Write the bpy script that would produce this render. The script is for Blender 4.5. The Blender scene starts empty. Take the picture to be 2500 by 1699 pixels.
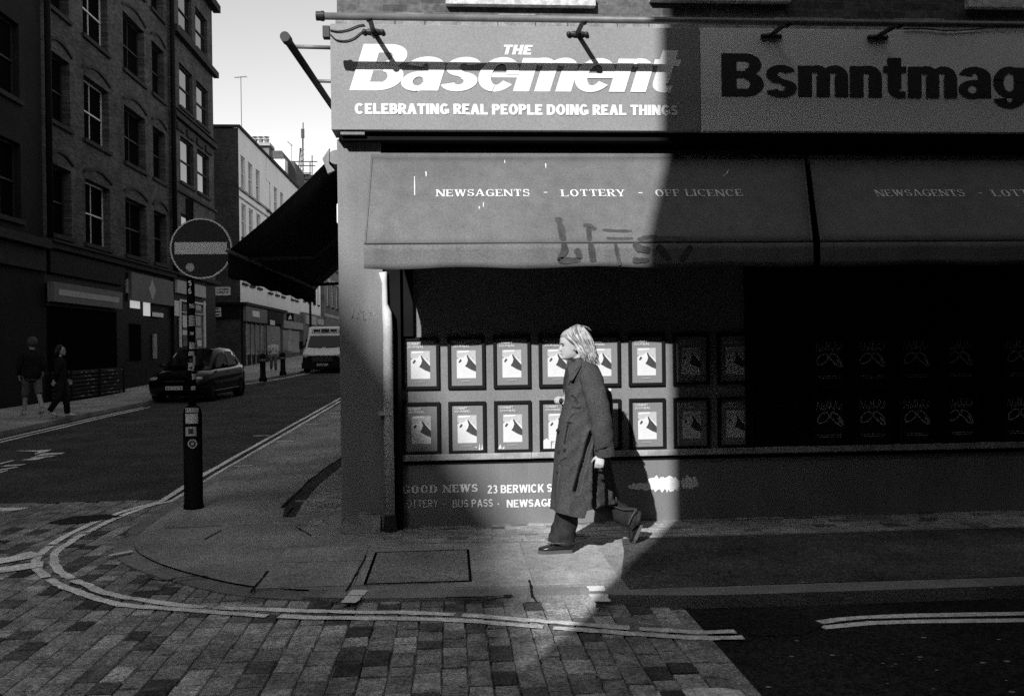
import bpy, bmesh, math, random
from mathutils import Vector, Matrix, Euler
random.seed(7)
R_ = math.radians
scene = bpy.context.scene
COL = scene.collection

# ------------------------------------------------------------------ camera
FPX = 2150.0                      # focal length in photo pixels (photo 2500 wide)
EYE = 1.58
cam_d = bpy.data.cameras.new('camera')
cam = bpy.data.objects.new('camera', cam_d)
COL.objects.link(cam)
cam_d.sensor_width = 36.0
cam_d.lens = 36.0 * FPX / 2500.0
cam_d.clip_start = 0.05
cam_d.clip_end = 2000.0
CROT = (Matrix.Rotation(-R_(3.97), 3, 'Z') @ Matrix.Rotation(math.pi / 2 - 0.003, 3, 'X')
        @ Matrix.Rotation(-0.013, 3, 'Z'))
cam.matrix_world = Matrix.Translation((0, 0, EYE)) @ CROT.to_4x4()
scene.camera = cam

# ------------------------------------------------------------------ light
SUN_DIR = Vector((0.475, 1.0, -0.71)).normalized()       # the way the light travels
world = bpy.data.worlds.new('World')
scene.world = world
world.use_nodes = True
wn = world.node_tree
wn.nodes.clear()
sky = wn.nodes.new('ShaderNodeTexSky')
sky.sky_type = 'NISHITA'
sky.sun_disc = False
sky.sun_elevation = math.asin(-SUN_DIR.z)
sky.sun_rotation = math.atan2(-SUN_DIR.x, -SUN_DIR.y) % (2 * math.pi)
sky.air_density = 1.0
sky.dust_density = 0.6
sky.ozone_density = 1.0
bw = wn.nodes.new('ShaderNodeRGBToBW')                   # black and white film
bg = wn.nodes.new('ShaderNodeBackground')
bg.inputs['Strength'].default_value = 0.138
wo = wn.nodes.new('ShaderNodeOutputWorld')
wn.links.new(sky.outputs[0], bw.inputs[0])
wn.links.new(bw.outputs[0], bg.inputs['Color'])
wn.links.new(bg.outputs[0], wo.inputs['Surface'])

sun_d = bpy.data.lights.new('sun', 'SUN')
sun_d.energy = 2.7
sun_d.angle = R_(0.5)
sun_d.color = (1, 1, 1)
sun_o = bpy.data.objects.new('sun', sun_d)
COL.objects.link(sun_o)
sun_o.rotation_euler = SUN_DIR.to_track_quat('-Z', 'Y').to_euler()
sun_o.location = (-20, -40, 35)

scene.view_settings.view_transform = 'Standard'
scene.view_settings.look = 'None'
scene.view_settings.exposure = 0.9
scene.view_settings.gamma = 1.0
scene.render.engine = 'CYCLES'
scene.cycles.max_bounces = 6
scene.cycles.diffuse_bounces = 1
scene.cycles.glossy_bounces = 3
scene.cycles.use_denoising = False

# ------------------------------------------------------------------ survey helpers
# photo pixel -> point on a real plane of the place
CAMP = Vector((0, 0, EYE))
def ray(px, py):
    return CROT @ Vector(((px - 1250) / FPX, (849.5 - py) / FPX, -1.0))
def P(px, py, Y):
    d = ray(px, py); return CAMP + d * (Y / d.y)
def X(px, py, x):
    d = ray(px, py); return CAMP + d * (x / d.x)
def G(px, py, z=0.0):
    d = ray(px, py); return CAMP + d * ((z - EYE) / d.z)
def PL(px, py, p0, n):
    d = ray(px, py); return CAMP + d * ((Vector(p0) - CAMP).dot(n) / d.dot(n))

# ------------------------------------------------------------------ mesh builder
class MB:
    def __init__(s):
        s.v = []; s.f = []; s.t = []
    def add(s, verts, faces, tone=None):
        o = len(s.v)
        s.v.extend([tuple(p) for p in verts])
        for f in faces:
            s.f.append([o + i for i in f]); s.t.append(1.0 if tone is None else tone)
        return s
    def poly(s, pts, tone=None):
        return s.add(pts, [list(range(len(pts)))], tone)
    def box(s, x0, x1, y0, y1, z0, z1, tone=None):
        v = [(x0,y0,z0),(x1,y0,z0),(x1,y1,z0),(x0,y1,z0),(x0,y0,z1),(x1,y0,z1),(x1,y1,z1),(x0,y1,z1)]
        return s.add(v, [(0,3,2,1),(4,5,6,7),(0,1,5,4),(1,2,6,5),(2,3,7,6),(3,0,4,7)], tone)
    def prism(s, poly, d, tone=None):
        """poly: 3D points of one face; d: extrusion vector"""
        n = len(poly); d = Vector(d)
        v = [Vector(p) for p in poly] + [Vector(p) + d for p in poly]
        f = [list(range(n))[::-1], list(range(n, 2 * n))]
        f += [(i, (i + 1) % n, n + (i + 1) % n, n + i) for i in range(n)]
        return s.add(v, f, tone)
    def loft(s, rings, cap0=True, cap1=True, closed=True, tone=None):
        n = len(rings[0]); v = [p for r in rings for p in r]; f = []
        for k in range(len(rings) - 1):
            for i in range(n if closed else n - 1):
                j = (i + 1) % n
                f.append((k * n + i, k * n + j, (k + 1) * n + j, (k + 1) * n + i))
        if cap0: f.append(list(range(n))[::-1])
        if cap1: f.append([(len(rings) - 1) * n + i for i in range(n)])
        return s.add(v, f, tone)
    def tube(s, pts, r, n=10, flat=1.0, up=None, tone=None, cap=True):
        pts = [Vector(p) for p in pts]; m = len(pts)
        rs = r if isinstance(r, (list, tuple)) else [r] * m
        rings = []; ref = Vector(up) if up is not None else None
        for i, p in enumerate(pts):
            t = (pts[min(i + 1, m - 1)] - pts[max(i - 1, 0)]).normalized()
            if ref is None:
                ref = Vector((0, 0, 1)) if abs(t.z) < 0.9 else Vector((1, 0, 0))
            a = t.cross(ref)
            if a.length < 1e-6: a = t.cross(Vector((0.3, 1, 0.2)))
            a.normalize(); b = a.cross(t).normalized()
            if up is None: ref = b
            rings.append([p + (a * math.cos(2 * math.pi * k / n) + b * (flat * math.sin(2 * math.pi * k / n))) * rs[i] for k in range(n)])
        return s.loft(rings, cap, cap, tone=tone)
    def lathe(s, c, prof, n=16, tone=None):
        """prof: (radius, z) pairs about the vertical through c"""
        c = Vector(c)
        return s.loft([[c + Vector((r * math.cos(2 * math.pi * k / n), r * math.sin(2 * math.pi * k / n), z)) for k in range(n)] for r, z in prof], tone=tone)
    def ball(s, c, r, n=12, m=8, sc=(1, 1, 1), tone=None):
        c = Vector(c)
        rings = []
        for i in range(1, m):
            a = math.pi * i / m
            rings.append([c + Vector((r * sc[0] * math.sin(a) * math.cos(2 * math.pi * k / n), r * sc[1] * math.sin(a) * math.sin(2 * math.pi * k / n), -r * sc[2] * math.cos(a))) for k in range(n)])
        return s.loft(rings, tone=tone)
    def mesh(s, name):
        me = bpy.data.meshes.new(name)
        me.from_pydata(s.v, [], s.f); me.update()
        return me
    def build(s, name, mat, parent=None, smooth=False, loc=None, bevel=0.0, recalc=True):
        me = s.mesh(name)
        if len(set(s.t)) > 1:
            a = me.attributes.new('tone', 'FLOAT', 'FACE')
            a.data.foreach_set('value', s.t)
        if recalc:
            bm = bmesh.new(); bm.from_mesh(me)
            bmesh.ops.recalc_face_normals(bm, faces=bm.faces); bm.to_mesh(me); bm.free()
        return link(name, me, mat, parent, smooth, loc, bevel)

def link(name, me, mat, parent=None, smooth=False, loc=None, bevel=0.0):
    o = bpy.data.objects.new(name, me); COL.objects.link(o)
    if mat is not None: me.materials.append(mat)
    if smooth:
        me.polygons.foreach_set('use_smooth', [True] * len(me.polygons))
    if loc is not None: o.location = loc
    if parent is not None:
        o.parent = parent
        if loc is None and parent.type == 'EMPTY':       # mesh is in world coordinates
            o.location = -Vector(parent.location)
    if bevel > 0:
        b = o.modifiers.new('bevel', 'BEVEL'); b.width = bevel; b.segments = 2; b.limit_method = 'ANGLE'; b.angle_limit = R_(40)
    return o
def tag(o, label=None, cat=None, group=None, kind=None):
    if label: o['label'] = label
    if cat: o['category'] = cat
    if group: o['group'] = group
    if kind: o['kind'] = kind
    return o
def thing(name, label, cat, loc=(0, 0, 0), group=None):
    o = bpy.data.objects.new(name, None); COL.objects.link(o); o.location = loc
    o.empty_display_size = 0.2
    return tag(o, label, cat, group)
def struct(name, mb, mat, smooth=False):
    return tag(mb.build(name, mat, smooth=smooth), kind='structure')
def dup(root, off, label=None):
    """copy of a thing with copies of its parts and sub-parts, moved by off"""
    r = root.copy(); COL.objects.link(r); r.location = Vector(root.location) + Vector(off)
    if label: r['label'] = label
    for ch in list(root.children):
        c = ch.copy(); COL.objects.link(c); c.parent = r
        for g in list(ch.children):
            d = g.copy(); COL.objects.link(d); d.parent = c
    return r
def catmull(pts, n=8):
    pts = [Vector(p) for p in pts]; out = []
    q = [pts[0] * 2 - pts[1]] + pts + [pts[-1] * 2 - pts[-2]]
    for i in range(1, len(q) - 2):
        for k in range(n):
            t = k / n
            a, b, c, d = q[i - 1], q[i], q[i + 1], q[i + 2]
            out.append(0.5 * ((2 * b) + (c - a) * t + (2 * a - 5 * b + 4 * c - d) * t * t + (3 * b - a - 3 * c + d) * t * t * t))
    out.append(pts[-1]); return out
def lerp(tab, x):
    """piecewise linear table of (x, y...) rows"""
    if x <= tab[0][0]: return tab[0][1:]
    for a, b in zip(tab, tab[1:]):
        if x <= b[0]:
            t = (x - a[0]) / (b[0] - a[0]); t = t * t * (3 - 2 * t) * 0.5 + t * 0.5
            return tuple(p + (q - p) * t for p, q in zip(a[1:], b[1:]))
    return tab[-1][1:]

# ------------------------------------------------------------------ materials (all greys: black and white film)
def mat(name, v, rough=0.8, var=0.25, scale=3.0, grain=0.18, gscale=120.0, spec=0.07, bump=0.0, bscale=60.0, tone=False, metal=0.0, streak=0.0, stain=0.0):
    m = bpy.data.materials.new(name); m.use_nodes = True
    nt = m.node_tree; N = nt.nodes; L = nt.links
    b = N['Principled BSDF']
    b.inputs['Roughness'].default_value = rough
    b.inputs['Specular IOR Level'].default_value = spec
    b.inputs['Metallic'].default_value = metal
    tc = N.new('ShaderNodeTexCoord')
    val = N.new('ShaderNodeValue'); val.outputs[0].default_value = v
    cur = val.outputs[0]
    def mul(sock):
        nonlocal cur
        k = N.new('ShaderNodeMath'); k.operation = 'MULTIPLY'
        L.new(cur, k.inputs[0]); L.new(sock, k.inputs[1]); cur = k.outputs[0]
    def noise(sc, lo, hi, det=4.0, stretch=None, p=(0.3, 0.7)):
        n = N.new('ShaderNodeTexNoise'); n.inputs['Scale'].default_value = sc; n.inputs['Detail'].default_value = det
        if stretch:
            mp = N.new('ShaderNodeMapping'); mp.inputs['Scale'].default_value = stretch
            L.new(tc.outputs['Object'], mp.inputs[0]); L.new(mp.outputs[0], n.inputs['Vector'])
        else:
            L.new(tc.outputs['Object'], n.inputs['Vector'])
        r = N.new('ShaderNodeMapRange'); r.inputs['From Min'].default_value = p[0]; r.inputs['From Max'].default_value = p[1]
        r.inputs['To Min'].default_value = lo; r.inputs['To Max'].default_value = hi
        L.new(n.outputs['Fac'], r.inputs['Value']); return r.outputs[0]
    if var: mul(noise(scale, 1 - var, 1 + var))
    if stain: mul(noise(0.75, 1 - stain, 1 + stain, det=7.0)); mul(noise(13.0, 1 - stain * .8, 1 + stain * .3, det=5.0, p=(0.32, 0.55)))
    if streak: mul(noise(1.0, 1 - streak, 1 + streak, stretch=(9, 9, 0.7)))
    if grain: mul(noise(gscale, 1 - grain, 1 + grain, det=1.0))
    if tone:
        a = N.new('ShaderNodeAttribute'); a.attribute_name = 'tone'; mul(a.outputs['Fac'])
    L.new(cur, b.inputs['Base Color'])
    if bump:
        n = N.new('ShaderNodeTexNoise'); n.inputs['Scale'].default_value = bscale; n.inputs['Detail'].default_value = 5
        L.new(tc.outputs['Object'], n.inputs['Vector'])
        bp = N.new('ShaderNodeBump'); bp.inputs['Strength'].default_value = bump; bp.inputs['Distance'].default_value = 0.02
        L.new(n.outputs['Fac'], bp.inputs['Height']); L.new(bp.outputs[0], b.inputs['Normal'])
    return m
def brick_mat(name, v1, v2, mortar, axes, bw_=0.225, bh=0.075, var=0.3, soot=0.0):
    """axes: which object axes run along and up the wall, e.g. 'XZ' or 'YZ'"""
    m = mat(name, 1.0, rough=0.9, var=0, grain=0)
    nt = m.node_tree; N = nt.nodes; L = nt.links; b = N['Principled BSDF']
    tc = N.new('ShaderNodeTexCoord'); sp = N.new('ShaderNodeSeparateXYZ'); cb = N.new('ShaderNodeCombineXYZ')
    L.new(tc.outputs['Object'], sp.inputs[0])
    L.new(sp.outputs[axes[0]], cb.inputs[0]); L.new(sp.outputs[axes[1]], cb.inputs[1])
    t = N.new('ShaderNodeTexBrick')
    t.inputs['Scale'].default_value = 1.0
    t.inputs['Brick Width'].default_value = bw_; t.inputs['Row Height'].default_value = bh
    t.inputs['Mortar Size'].default_value = 0.008; t.inputs['Bias'].default_value = -0.1
    t.inputs['Color1'].default_value = (v1, v1, v1, 1); t.inputs['Color2'].default_value = (v2, v2, v2, 1)
    t.inputs['Mortar'].default_value = (mortar, mortar, mortar, 1)
    L.new(cb.outputs[0], t.inputs['Vector'])
    n = N.new('ShaderNodeTexNoise'); n.inputs['Scale'].default_value = 0.9; n.inputs['Detail'].default_value = 6
    L.new(tc.outputs['Object'], n.inputs['Vector'])
    r = N.new('ShaderNodeMapRange'); r.inputs['From Min'].default_value = 0.3; r.inputs['From Max'].default_value = 0.7
    r.inputs['To Min'].default_value = 1 - var; r.inputs['To Max'].default_value = 1 + var
    L.new(n.outputs['Fac'], r.inputs['Value'])
    n2 = N.new('ShaderNodeTexNoise'); n2.inputs['Scale'].default_value = 30; n2.inputs['Detail'].default_value = 3
    L.new(tc.outputs['Object'], n2.inputs['Vector'])
    r2 = N.new('ShaderNodeMapRange'); r2.inputs['From Min'].default_value = 0.3; r2.inputs['From Max'].default_value = 0.7
    r2.inputs['To Min'].default_value = 0.7; r2.inputs['To Max'].default_value = 1.3
    L.new(n2.outputs['Fac'], r2.inputs['Value'])
    k = N.new('ShaderNodeMath'); k.operation = 'MULTIPLY'; L.new(r.outputs[0], k.inputs[0]); L.new(r2.outputs[0], k.inputs[1])
    mx = N.new('ShaderNodeVectorMath'); mx.operation = 'SCALE'
    L.new(t.outputs['Color'], mx.inputs[0]); L.new(k.outputs[0], mx.inputs['Scale'])
    L.new(mx.outputs[0], b.inputs['Base Color'])
    bp = N.new('ShaderNodeBump'); bp.inputs['Strength'].default_value = 0.5; bp.inputs['Distance'].default_value = 0.01
    L.new(t.outputs['Fac'], bp.inputs['Height']); bp.invert = True
    L.new(bp.outputs[0], b.inputs['Normal'])
    return m
def glass_mat(name, v=0.01, rough=0.04, spec=0.5):
    return mat(name, v, rough=rough, var=0, grain=0, spec=spec)
def glow_mat(name, v, s):
    m = mat(name, v, var=0, grain=0); b = m.node_tree.nodes['Principled BSDF']
    b.inputs['Emission Color'].default_value = (1, 1, 1, 1); b.inputs['Emission Strength'].default_value = s
    return m

M = dict(
    asphalt=mat('asphalt', 0.07, 0.9, 0.25, 1.2, 0.55, 50, bump=0.5, bscale=70, stain=.25),
    asphalt_dark=mat('asphalt_dark', 0.03, 0.85, 0.3, 1.0, 0.6, 50, bump=0.6, bscale=60, stain=.35),
    sett=mat('paving_block', 0.36, 0.85, 0.28, 9, 0.45, 60, bump=0.6, bscale=45, tone=True, stain=.3),
    joint=mat('paving_joint', 0.29, 0.95, 0.3, 3, 0.3, 60),
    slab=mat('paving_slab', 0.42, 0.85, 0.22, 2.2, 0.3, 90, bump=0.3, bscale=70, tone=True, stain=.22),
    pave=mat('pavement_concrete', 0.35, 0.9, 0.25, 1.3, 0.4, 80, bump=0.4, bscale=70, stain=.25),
    kerb=mat('granite_kerb', 0.27, 0.8, 0.2, 4, 0.3, 90, bump=0.3, bscale=60, tone=True),
    line=mat('road_paint', 0.92, 0.8, 0.12, 6, 0.3, 45, stain=.3),
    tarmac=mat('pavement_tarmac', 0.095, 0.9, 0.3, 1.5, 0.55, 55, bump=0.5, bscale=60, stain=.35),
    dirt=mat('dark_crack', 0.02, 0.95),
    sign_grey=mat('sign_board_grey', 0.32, 0.6, 0.06, 2, 0.12, 90, spec=0.08),
    sign_white=mat('sign_board_pale', 0.92, 0.6, 0.06, 2, 0.12, 90, spec=0.3),
    white=mat('white_vinyl', 0.92, 0.5, 0.03, 3, 0.05, 90),
    dark_vinyl=mat('dark_vinyl', 0.055, 0.6, 0.05, 3, 0.1, 90),
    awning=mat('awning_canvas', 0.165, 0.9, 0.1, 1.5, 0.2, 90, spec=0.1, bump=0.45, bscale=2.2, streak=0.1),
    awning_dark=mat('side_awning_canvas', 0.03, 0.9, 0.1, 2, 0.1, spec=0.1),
    canvas_text=mat('awning_lettering', 0.88, 0.8, 0.15, 20, 0.2),
    spray=mat('grey_spray_paint', 0.075, 0.8, 0.25, 14, 0.2),
    pilaster=mat('painted_render', 0.25, 0.8, 0.12, 2, 0.15, 90, streak=0.08),
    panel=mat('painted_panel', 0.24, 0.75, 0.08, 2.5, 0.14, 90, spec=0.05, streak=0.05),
    riser=mat('painted_stallriser', 0.22, 0.75, 0.1, 2.5, 0.14, 90, spec=0.05, streak=0.07),
    sill=mat('worn_sill', 0.36, 0.7, 0.35, 9, 0.25),
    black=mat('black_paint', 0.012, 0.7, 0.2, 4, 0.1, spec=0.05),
    black_gloss=mat('black_gloss', 0.01, 0.35, 0.1, 4, 0.0, spec=0.5),
    pipe=mat('white_pipe_paint', 0.62, 0.5, 0.18, 7, 0.15, streak=0.12),
    white_paint=mat('white_paint', 0.93, 0.6, 0.08, 5, 0.1),
    peel=mat('peeling_white_paint', 0.62, 0.75, 0.35, 16, 0.2),
    stone=mat('weathered_stone', 0.3, 0.9, 0.35, 8, 0.25, bump=0.6, bscale=25),
    print_grey=mat('poster_paper_grey', 0.24, 0.5, 0.03, 4, 0.12, spec=0.4),
    print_white=mat('poster_paper_white', 0.78, 0.5, 0.05, 10, 0.08, spec=0.4),
    print_pale=mat('poster_paper_pale', 0.55, 0.5, 0.05, 10, 0.1, spec=0.4),
    print_dark=mat('poster_ink_dark', 0.06, 0.5, 0.15, 30, 0.1, spec=0.4),
    print_text=mat('poster_ink_pale', 0.62, 0.5, 0.05, 10, 0.1),
    print_black=mat('poster_paper_black', 0.02, 0.5, 0.05, 10, 0.1),
    print_mid=mat('poster_ink_mid', 0.5, 0.5, 0.2, 40, 0.1),
    metal=mat('grey_metal', 0.22, 0.5, 0.2, 8, 0.1, metal=0.3),
    metal_dark=mat('dark_metal', 0.03, 0.5, 0.2, 8, 0.1, spec=0.4),
    brick_front=brick_mat('front_brick', 0.09, 0.17, 0.14, 'XZ'),
    brick_left=brick_mat('sooty_brick', 0.055, 0.125, 0.07, 'YZ'),
    brick_end=brick_mat('flank_brick', 0.045, 0.075, 0.05, 'XZ'),
    brick_far=brick_mat('far_brick', 0.12, 0.2, 0.15, 'YZ'),
    dark_wall=mat('dark_painted_wall', 0.02, 0.85, 0.2, 1.5, 0.2),
    shop_dark=mat('dark_shopfront', 0.012, 0.6, 0.2, 3, 0.1, spec=0.06),
    white_wall=mat('white_stucco', 0.88, 0.85, 0.06, 1.0, 0.05, 40),
    trim_dark=mat('dark_stone_trim', 0.04, 0.85, 0.25, 3, 0.2),
    trim_pale=mat('pale_stone_trim', 0.35, 0.85, 0.25, 3, 0.2),
    sash=mat('white_sash_paint', 0.7, 0.6, 0.1, 5, 0.1),
    sash_dark=mat('dark_sash_paint', 0.04, 0.6, 0.1, 5, 0.1),
    glass=glass_mat('window_glass'),
    glass_dark=glass_mat('dim_window_glass', 0.006, 0.25, 0.0),
    glass_blind=glass_mat('window_glass_over_blind', 0.25, 0.1),
    fascia_grey=mat('shop_fascia_grey', 0.17, 0.7, 0.15, 2, 0.15),
    fascia_pale=mat('shop_fascia_pale', 0.45, 0.7, 0.1, 2, 0.15),
    plate_white=mat('plate_white', 0.75, 0.5, 0.05, 8, 0.05),
    slate=mat('roof_slate', 0.09, 0.8, 0.2, 3, 0.15),
    clay=mat('clay_pot', 0.2, 0.8, 0.15, 6, 0.1),
    skin=mat('skin', 0.52, 0.55, 0.06, 20, 0.06, 200, spec=0.35),
    skin_shade=mat('skin_plain', 0.4, 0.6, 0.05, 20, 0),
    sill_black=mat('black_mullion', 0.015, 0.6),
    lips=mat('lips', 0.3, 0.5, 0.05, 20, 0),
    brow=mat('brow_hair', 0.3, 0.6, 0.1, 20, 0),
    eye=mat('eye_dark', 0.02, 0.3, 0, 1, 0),
    hair=mat('blonde_hair', 0.5, 0.5, 0.3, 22, 0.15, 150, spec=0.35, tone=True),
    hair_dark=mat('brown_hair', 0.1, 0.6, 0.2, 20, 0.1),
    coat=mat('wool_coat', 0.07, 0.95, 0.16, 6, 0.45, 130, spec=0.1, bump=0.5, bscale=160),
    coat_dark=mat('coat_lining', 0.03, 0.95, 0.2, 10, 0.2),
    jeans=mat('dark_denim', 0.028, 0.9, 0.4, 14, 0.35, 120, spec=0.15),
    jean_seam=mat('denim_seam', 0.09, 0.9, 0.3, 20, 0.2),
    leather=mat('black_leather', 0.015, 0.28, 0.2, 10, 0, spec=0.6),
    sole=mat('shoe_sole', 0.10, 0.7, 0.2, 10, 0.1),
    bag=mat('black_bag', 0.012, 0.6, 0.3, 12, 0.1, spec=0.4),
    cloth_dark=mat('dark_cloth', 0.018, 0.9, 0.3, 8, 0.1),
    cloth_mid=mat('mid_cloth', 0.11, 0.9, 0.25, 8, 0.1),
    cloth_pale=mat('pale_cloth', 0.6, 0.9, 0.15, 8, 0.1),
    shoe_pale=mat('pale_shoe', 0.5, 0.7, 0.1, 8, 0.1),
    car_paint=mat('black_car_paint', 0.003, 0.1, 0, 1, 0, spec=0.35),
    van_white=mat('white_van_paint', 0.75, 0.35, 0.05, 2, 0.04),
    tyre=mat('tyre_rubber', 0.012, 0.9),
    rim=mat('wheel_rim', 0.06, 0.4, 0.1, 5, 0, metal=0.4),
    lamp_glass=mat('headlight_glass', 0.35, 0.15, 0.2, 20, 0, spec=0.6),
    sign_red=mat('dark_sign_face', 0.02, 0.45, 0.12, 5, 0.12, spec=0.4),
    sign_rim=mat('pale_sign_rim', 0.8, 0.6, 0.1, 10, 0.15),
    sticker=mat('sticker_paper', 0.55, 0.7, 0.2, 25, 0.2),
    sticker_dark=mat('sticker_ink', 0.08, 0.7, 0.2, 25, 0.2),
    interior=glow_mat('lit_interior', 0.6, 0.22),
    ground=mat('ground_plain', 0.05, 0.95, 0.2, 0.5, 0.1),
)
# ------------------------------------------------------------------ ground, roads, pavements
def zr(y):            # side street: level, then a gentle climb
    return max(-0.03, -0.08 + 0.023 * (min(y, 75) - 27))
def zt(x):            # paved crossing: flush at the corner, sinking to the road on the right
    return -0.028 - 0.055 * max(0.0, min(1.0, (x - 0.1) / 1.3))
ZR = -0.087           # dark road on the right
LKERB = [(-8.3, 9), (-8.45, 15), (-8.85, 22), (-9.05, 28), (-9.0, 35.5), (-8.1, 39.5), (-7.5, 44), (-7.4, 140)]
def lk(y):
    for a, b in zip(LKERB, LKERB[1:]):
        if y <= b[1]: return a[0] + (b[0] - a[0]) * max(0, (y - a[1])) / (b[1] - a[1])
    return LKERB[-1][0]

g = MB(); g.poly([(-300, -120, -0.3), (300, -120, -0.3), (300, 500, -0.3), (-300, 500, -0.3)])
struct('ground', g, M['ground'])

YS = [9.7, 12, 15, 18, 20, 22, 24, 26, 28, 29.3, 31, 33, 35.5, 37, 39.5, 42, 44, 48, 52, 60, 75, 100, 140]
rd = MB()
rd.loft([[(-13, y, zr(y) - 0.002), (-3.0, y, zr(y) - 0.002)] for y in YS], False, False, closed=False)
struct('side_street_road', rd, M['asphalt'])
rd = MB()
rd.poly([(1.44, -6, ZR), (40, -6, ZR), (40, 5.5, ZR), (1.44, 5.5, ZR)])
rd.poly([(-12, -60, -0.034), (1.43, -60, -0.034), (1.43, 1.6, -0.034), (-12, 1.6, -0.034)])
struct('cross_street_road', rd, M['asphalt_dark'])

# block paving of the crossing: rows run away from the viewer
pv = MB(); sub = MB()
sub.loft([[(x, 1.6, zt(x) - 0.022), (x, 9.7, zt(x) - 0.022)] for x in (-11.8, 0.1, 0.6, 1.0, 1.44)], False, False, closed=False)
struct('paving_bed', sub, M['joint'])
rng = random.Random(3)
x = -9.2
while x < 1.30:
    w = rng.choice([0.115, 0.125, 0.13, 0.14, 0.15])
    y = 1.7 + rng.random() * 0.2
    while y < 9.68:
        l = rng.choice([0.15, 0.18, 0.2, 0.22, 0.24, 0.13])
        l = min(l, 9.69 - y)
        big = math.sin(x * 2.1 + 1.3 * math.sin(y * 0.9)) + math.sin(y * 1.7 + x * 0.8)
        r = rng.random() + 0.06 * big
        tone = rng.uniform(0.2, 0.42) if r < 0.27 else (rng.uniform(0.68, 0.98) if r < 0.8 else rng.uniform(1.05, 1.5))
        if y > 8.2: tone = 0.75 + 0.3 * (tone - 0.75)
        z = zt(x + w / 2) + rng.uniform(-0.003, 0.003); e = 0.005; gp = 0.0015
        j = lambda: rng.uniform(-0.006, 0.006)
        if l > 0.05:
            a = [(x + gp + j(), y + gp + j()), (x + w - gp + j(), y + gp + j()), (x + w - gp + j(), y + l - gp + j()), (x + gp + j(), y + l - gp + j())]
            c = (x + w / 2, y + l / 2)
            t = [(p[0] + (e if p[0] < c[0] else -e), p[1] + (e if p[1] < c[1] else -e)) for p in a]
            pv.add([(p[0], p[1], z - 0.015) for p in a] + [(p[0], p[1], z) for p in t],
                   [(4, 5, 6, 7), (0, 1, 5, 4), (1, 2, 6, 5), (2, 3, 7, 6), (3, 0, 4, 7)], tone)
        y += l
    x += w
# granite edging where the blocks meet the dark road
y = 1.7
while y < 5.4:
    l = rng.uniform(0.25, 0.55)
    pv.box(1.31, 1.435, y + .004, min(y + l, 5.4) - .004, -0.2, zt(1.4) + 0.004, rng.uniform(0.7, 1.0)); y += l
struct('block_paving', pv, M['sett'])

# pavement outline along the kerb, from far right round the corner and up the side street
KOUT = [(14, 5.45), (6, 5.42), (3.4, 5.42), (2.2, 5.42), (1.5, 5.44), (0.8, 5.53), (0, 5.57), (-0.6, 5.62), (-1.34, 5.80), (-1.92, 6.22),
        (-2.40, 6.72), (-2.72, 7.25), (-2.86, 7.9), (-2.92, 8.8), (-2.96, 9.8), (-3.02, 12), (-3.1, 18), (-3.2, 28)]
kc = [Vector((p[0], p[1], 0)) for p in KOUT]
kc = kc[:3] + catmull(kc[2:15], 6)[1:] + kc[15:]
outer = [(p.x, p.y) for p in kc]
def inset(pts, d):
    out = []
    for i, p in enumerate(pts):
        a = Vector(pts[max(i - 1, 0)]); b = Vector(pts[min(i + 1, len(pts) - 1)])
        t = (b - a).normalized(); n = Vector((t.y, -t.x))
        out.append((p[0] + n.x * d, p[1] + n.y * d))
    return out
inner = inset(outer, 0.16)
pm = MB()
flat = [(x, y, 0.0) for x, y in inner]
pm.poly([(14, 7.9, 0.0)] + flat + [(-0.94, 28, 0.0), (-0.94, 7.9, 0.0)])
ys2 = [y for y in YS if y > 28]
pm.loft([[(-3.2, 28, 0.0), (-0.94, 28, 0.0)]] + [[(-3.2, y, max(0.001, zr(y) + 0.03)), (-0.94, y, max(0.001, zr(y) + 0.03))] for y in ys2], False, False, closed=False)
struct('pavement', pm, M['pave'])
kb = MB()
n = len(outer); i = 0; acc = 0; tone = 1
for i in range(n - 1):
    (ax, ay), (bx, by) = outer[i], outer[i + 1]; (cx, cy), (dx, dy) = inner[i], inner[i + 1]
    seg = math.hypot(bx - ax, by - ay); m = max(1, round(seg / 0.9))
    if seg > 0.6 or acc > 0.8: tone = rng.uniform(0.8, 1.15); acc = 0
    acc += seg
    for k in range(m):
        if m > 1: tone = rng.uniform(0.8, 1.15)
        t0, t1 = k / m, (k + 1) / m
        q = lambda t, a, b: a + (b - a) * t
        o0 = (q(t0, ax, bx), q(t0, ay, by)); o1 = (q(t1, ax, bx), q(t1, ay, by)); i0 = (q(t0, cx, dx), q(t0, cy, dy)); i1 = (q(t1, cx, dx), q(t1, cy, dy))
        z = 0.003 if (o0[0] > -0.9 and o0[1] < 6) else -0.012
        kb.add([(*o0, -0.2), (*o1, -0.2), (*o1, z - .006), (*o0, z - .006), (*i0, z), (*i1, z)], [(0, 1, 2, 3), (3, 2, 5, 4)], tone)
struct('kerb', kb, M['kerb'])

# slabs in front of the shop
sl = MB()
xs = [-1.32, -0.66, 0.0, 0.53, 1.12]
for a, b in zip(xs, xs[1:]):
    rows = [5.74, 6.42, 7.02] if rng.random() < 0.55 else [5.74, 7.02]
    if a < -0.5: rows = [5.86, 6.55, 7.06]
    for c, d in zip(rows, rows[1:]):
        c2 = c if a > 0.7 else c + 0.03
        sl.box(a + .005, b - .005, c2 + .005, d - .005, -0.05, 0.004 + rng.uniform(-.0015, .0015), rng.uniform(0.85, 1.12))
struct('pavement_slabs', sl, M['slab'])
tm = MB(); tm.poly([(1.13, 5.60, .004), (14, 5.60, .004), (14, 7.06, .004), (1.36, 7.06, .004), (1.29, 6.6, .004), (1.13, 5.9, .004)]); struct('tarmac_pavement', tm, M['tarmac'])
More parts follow.
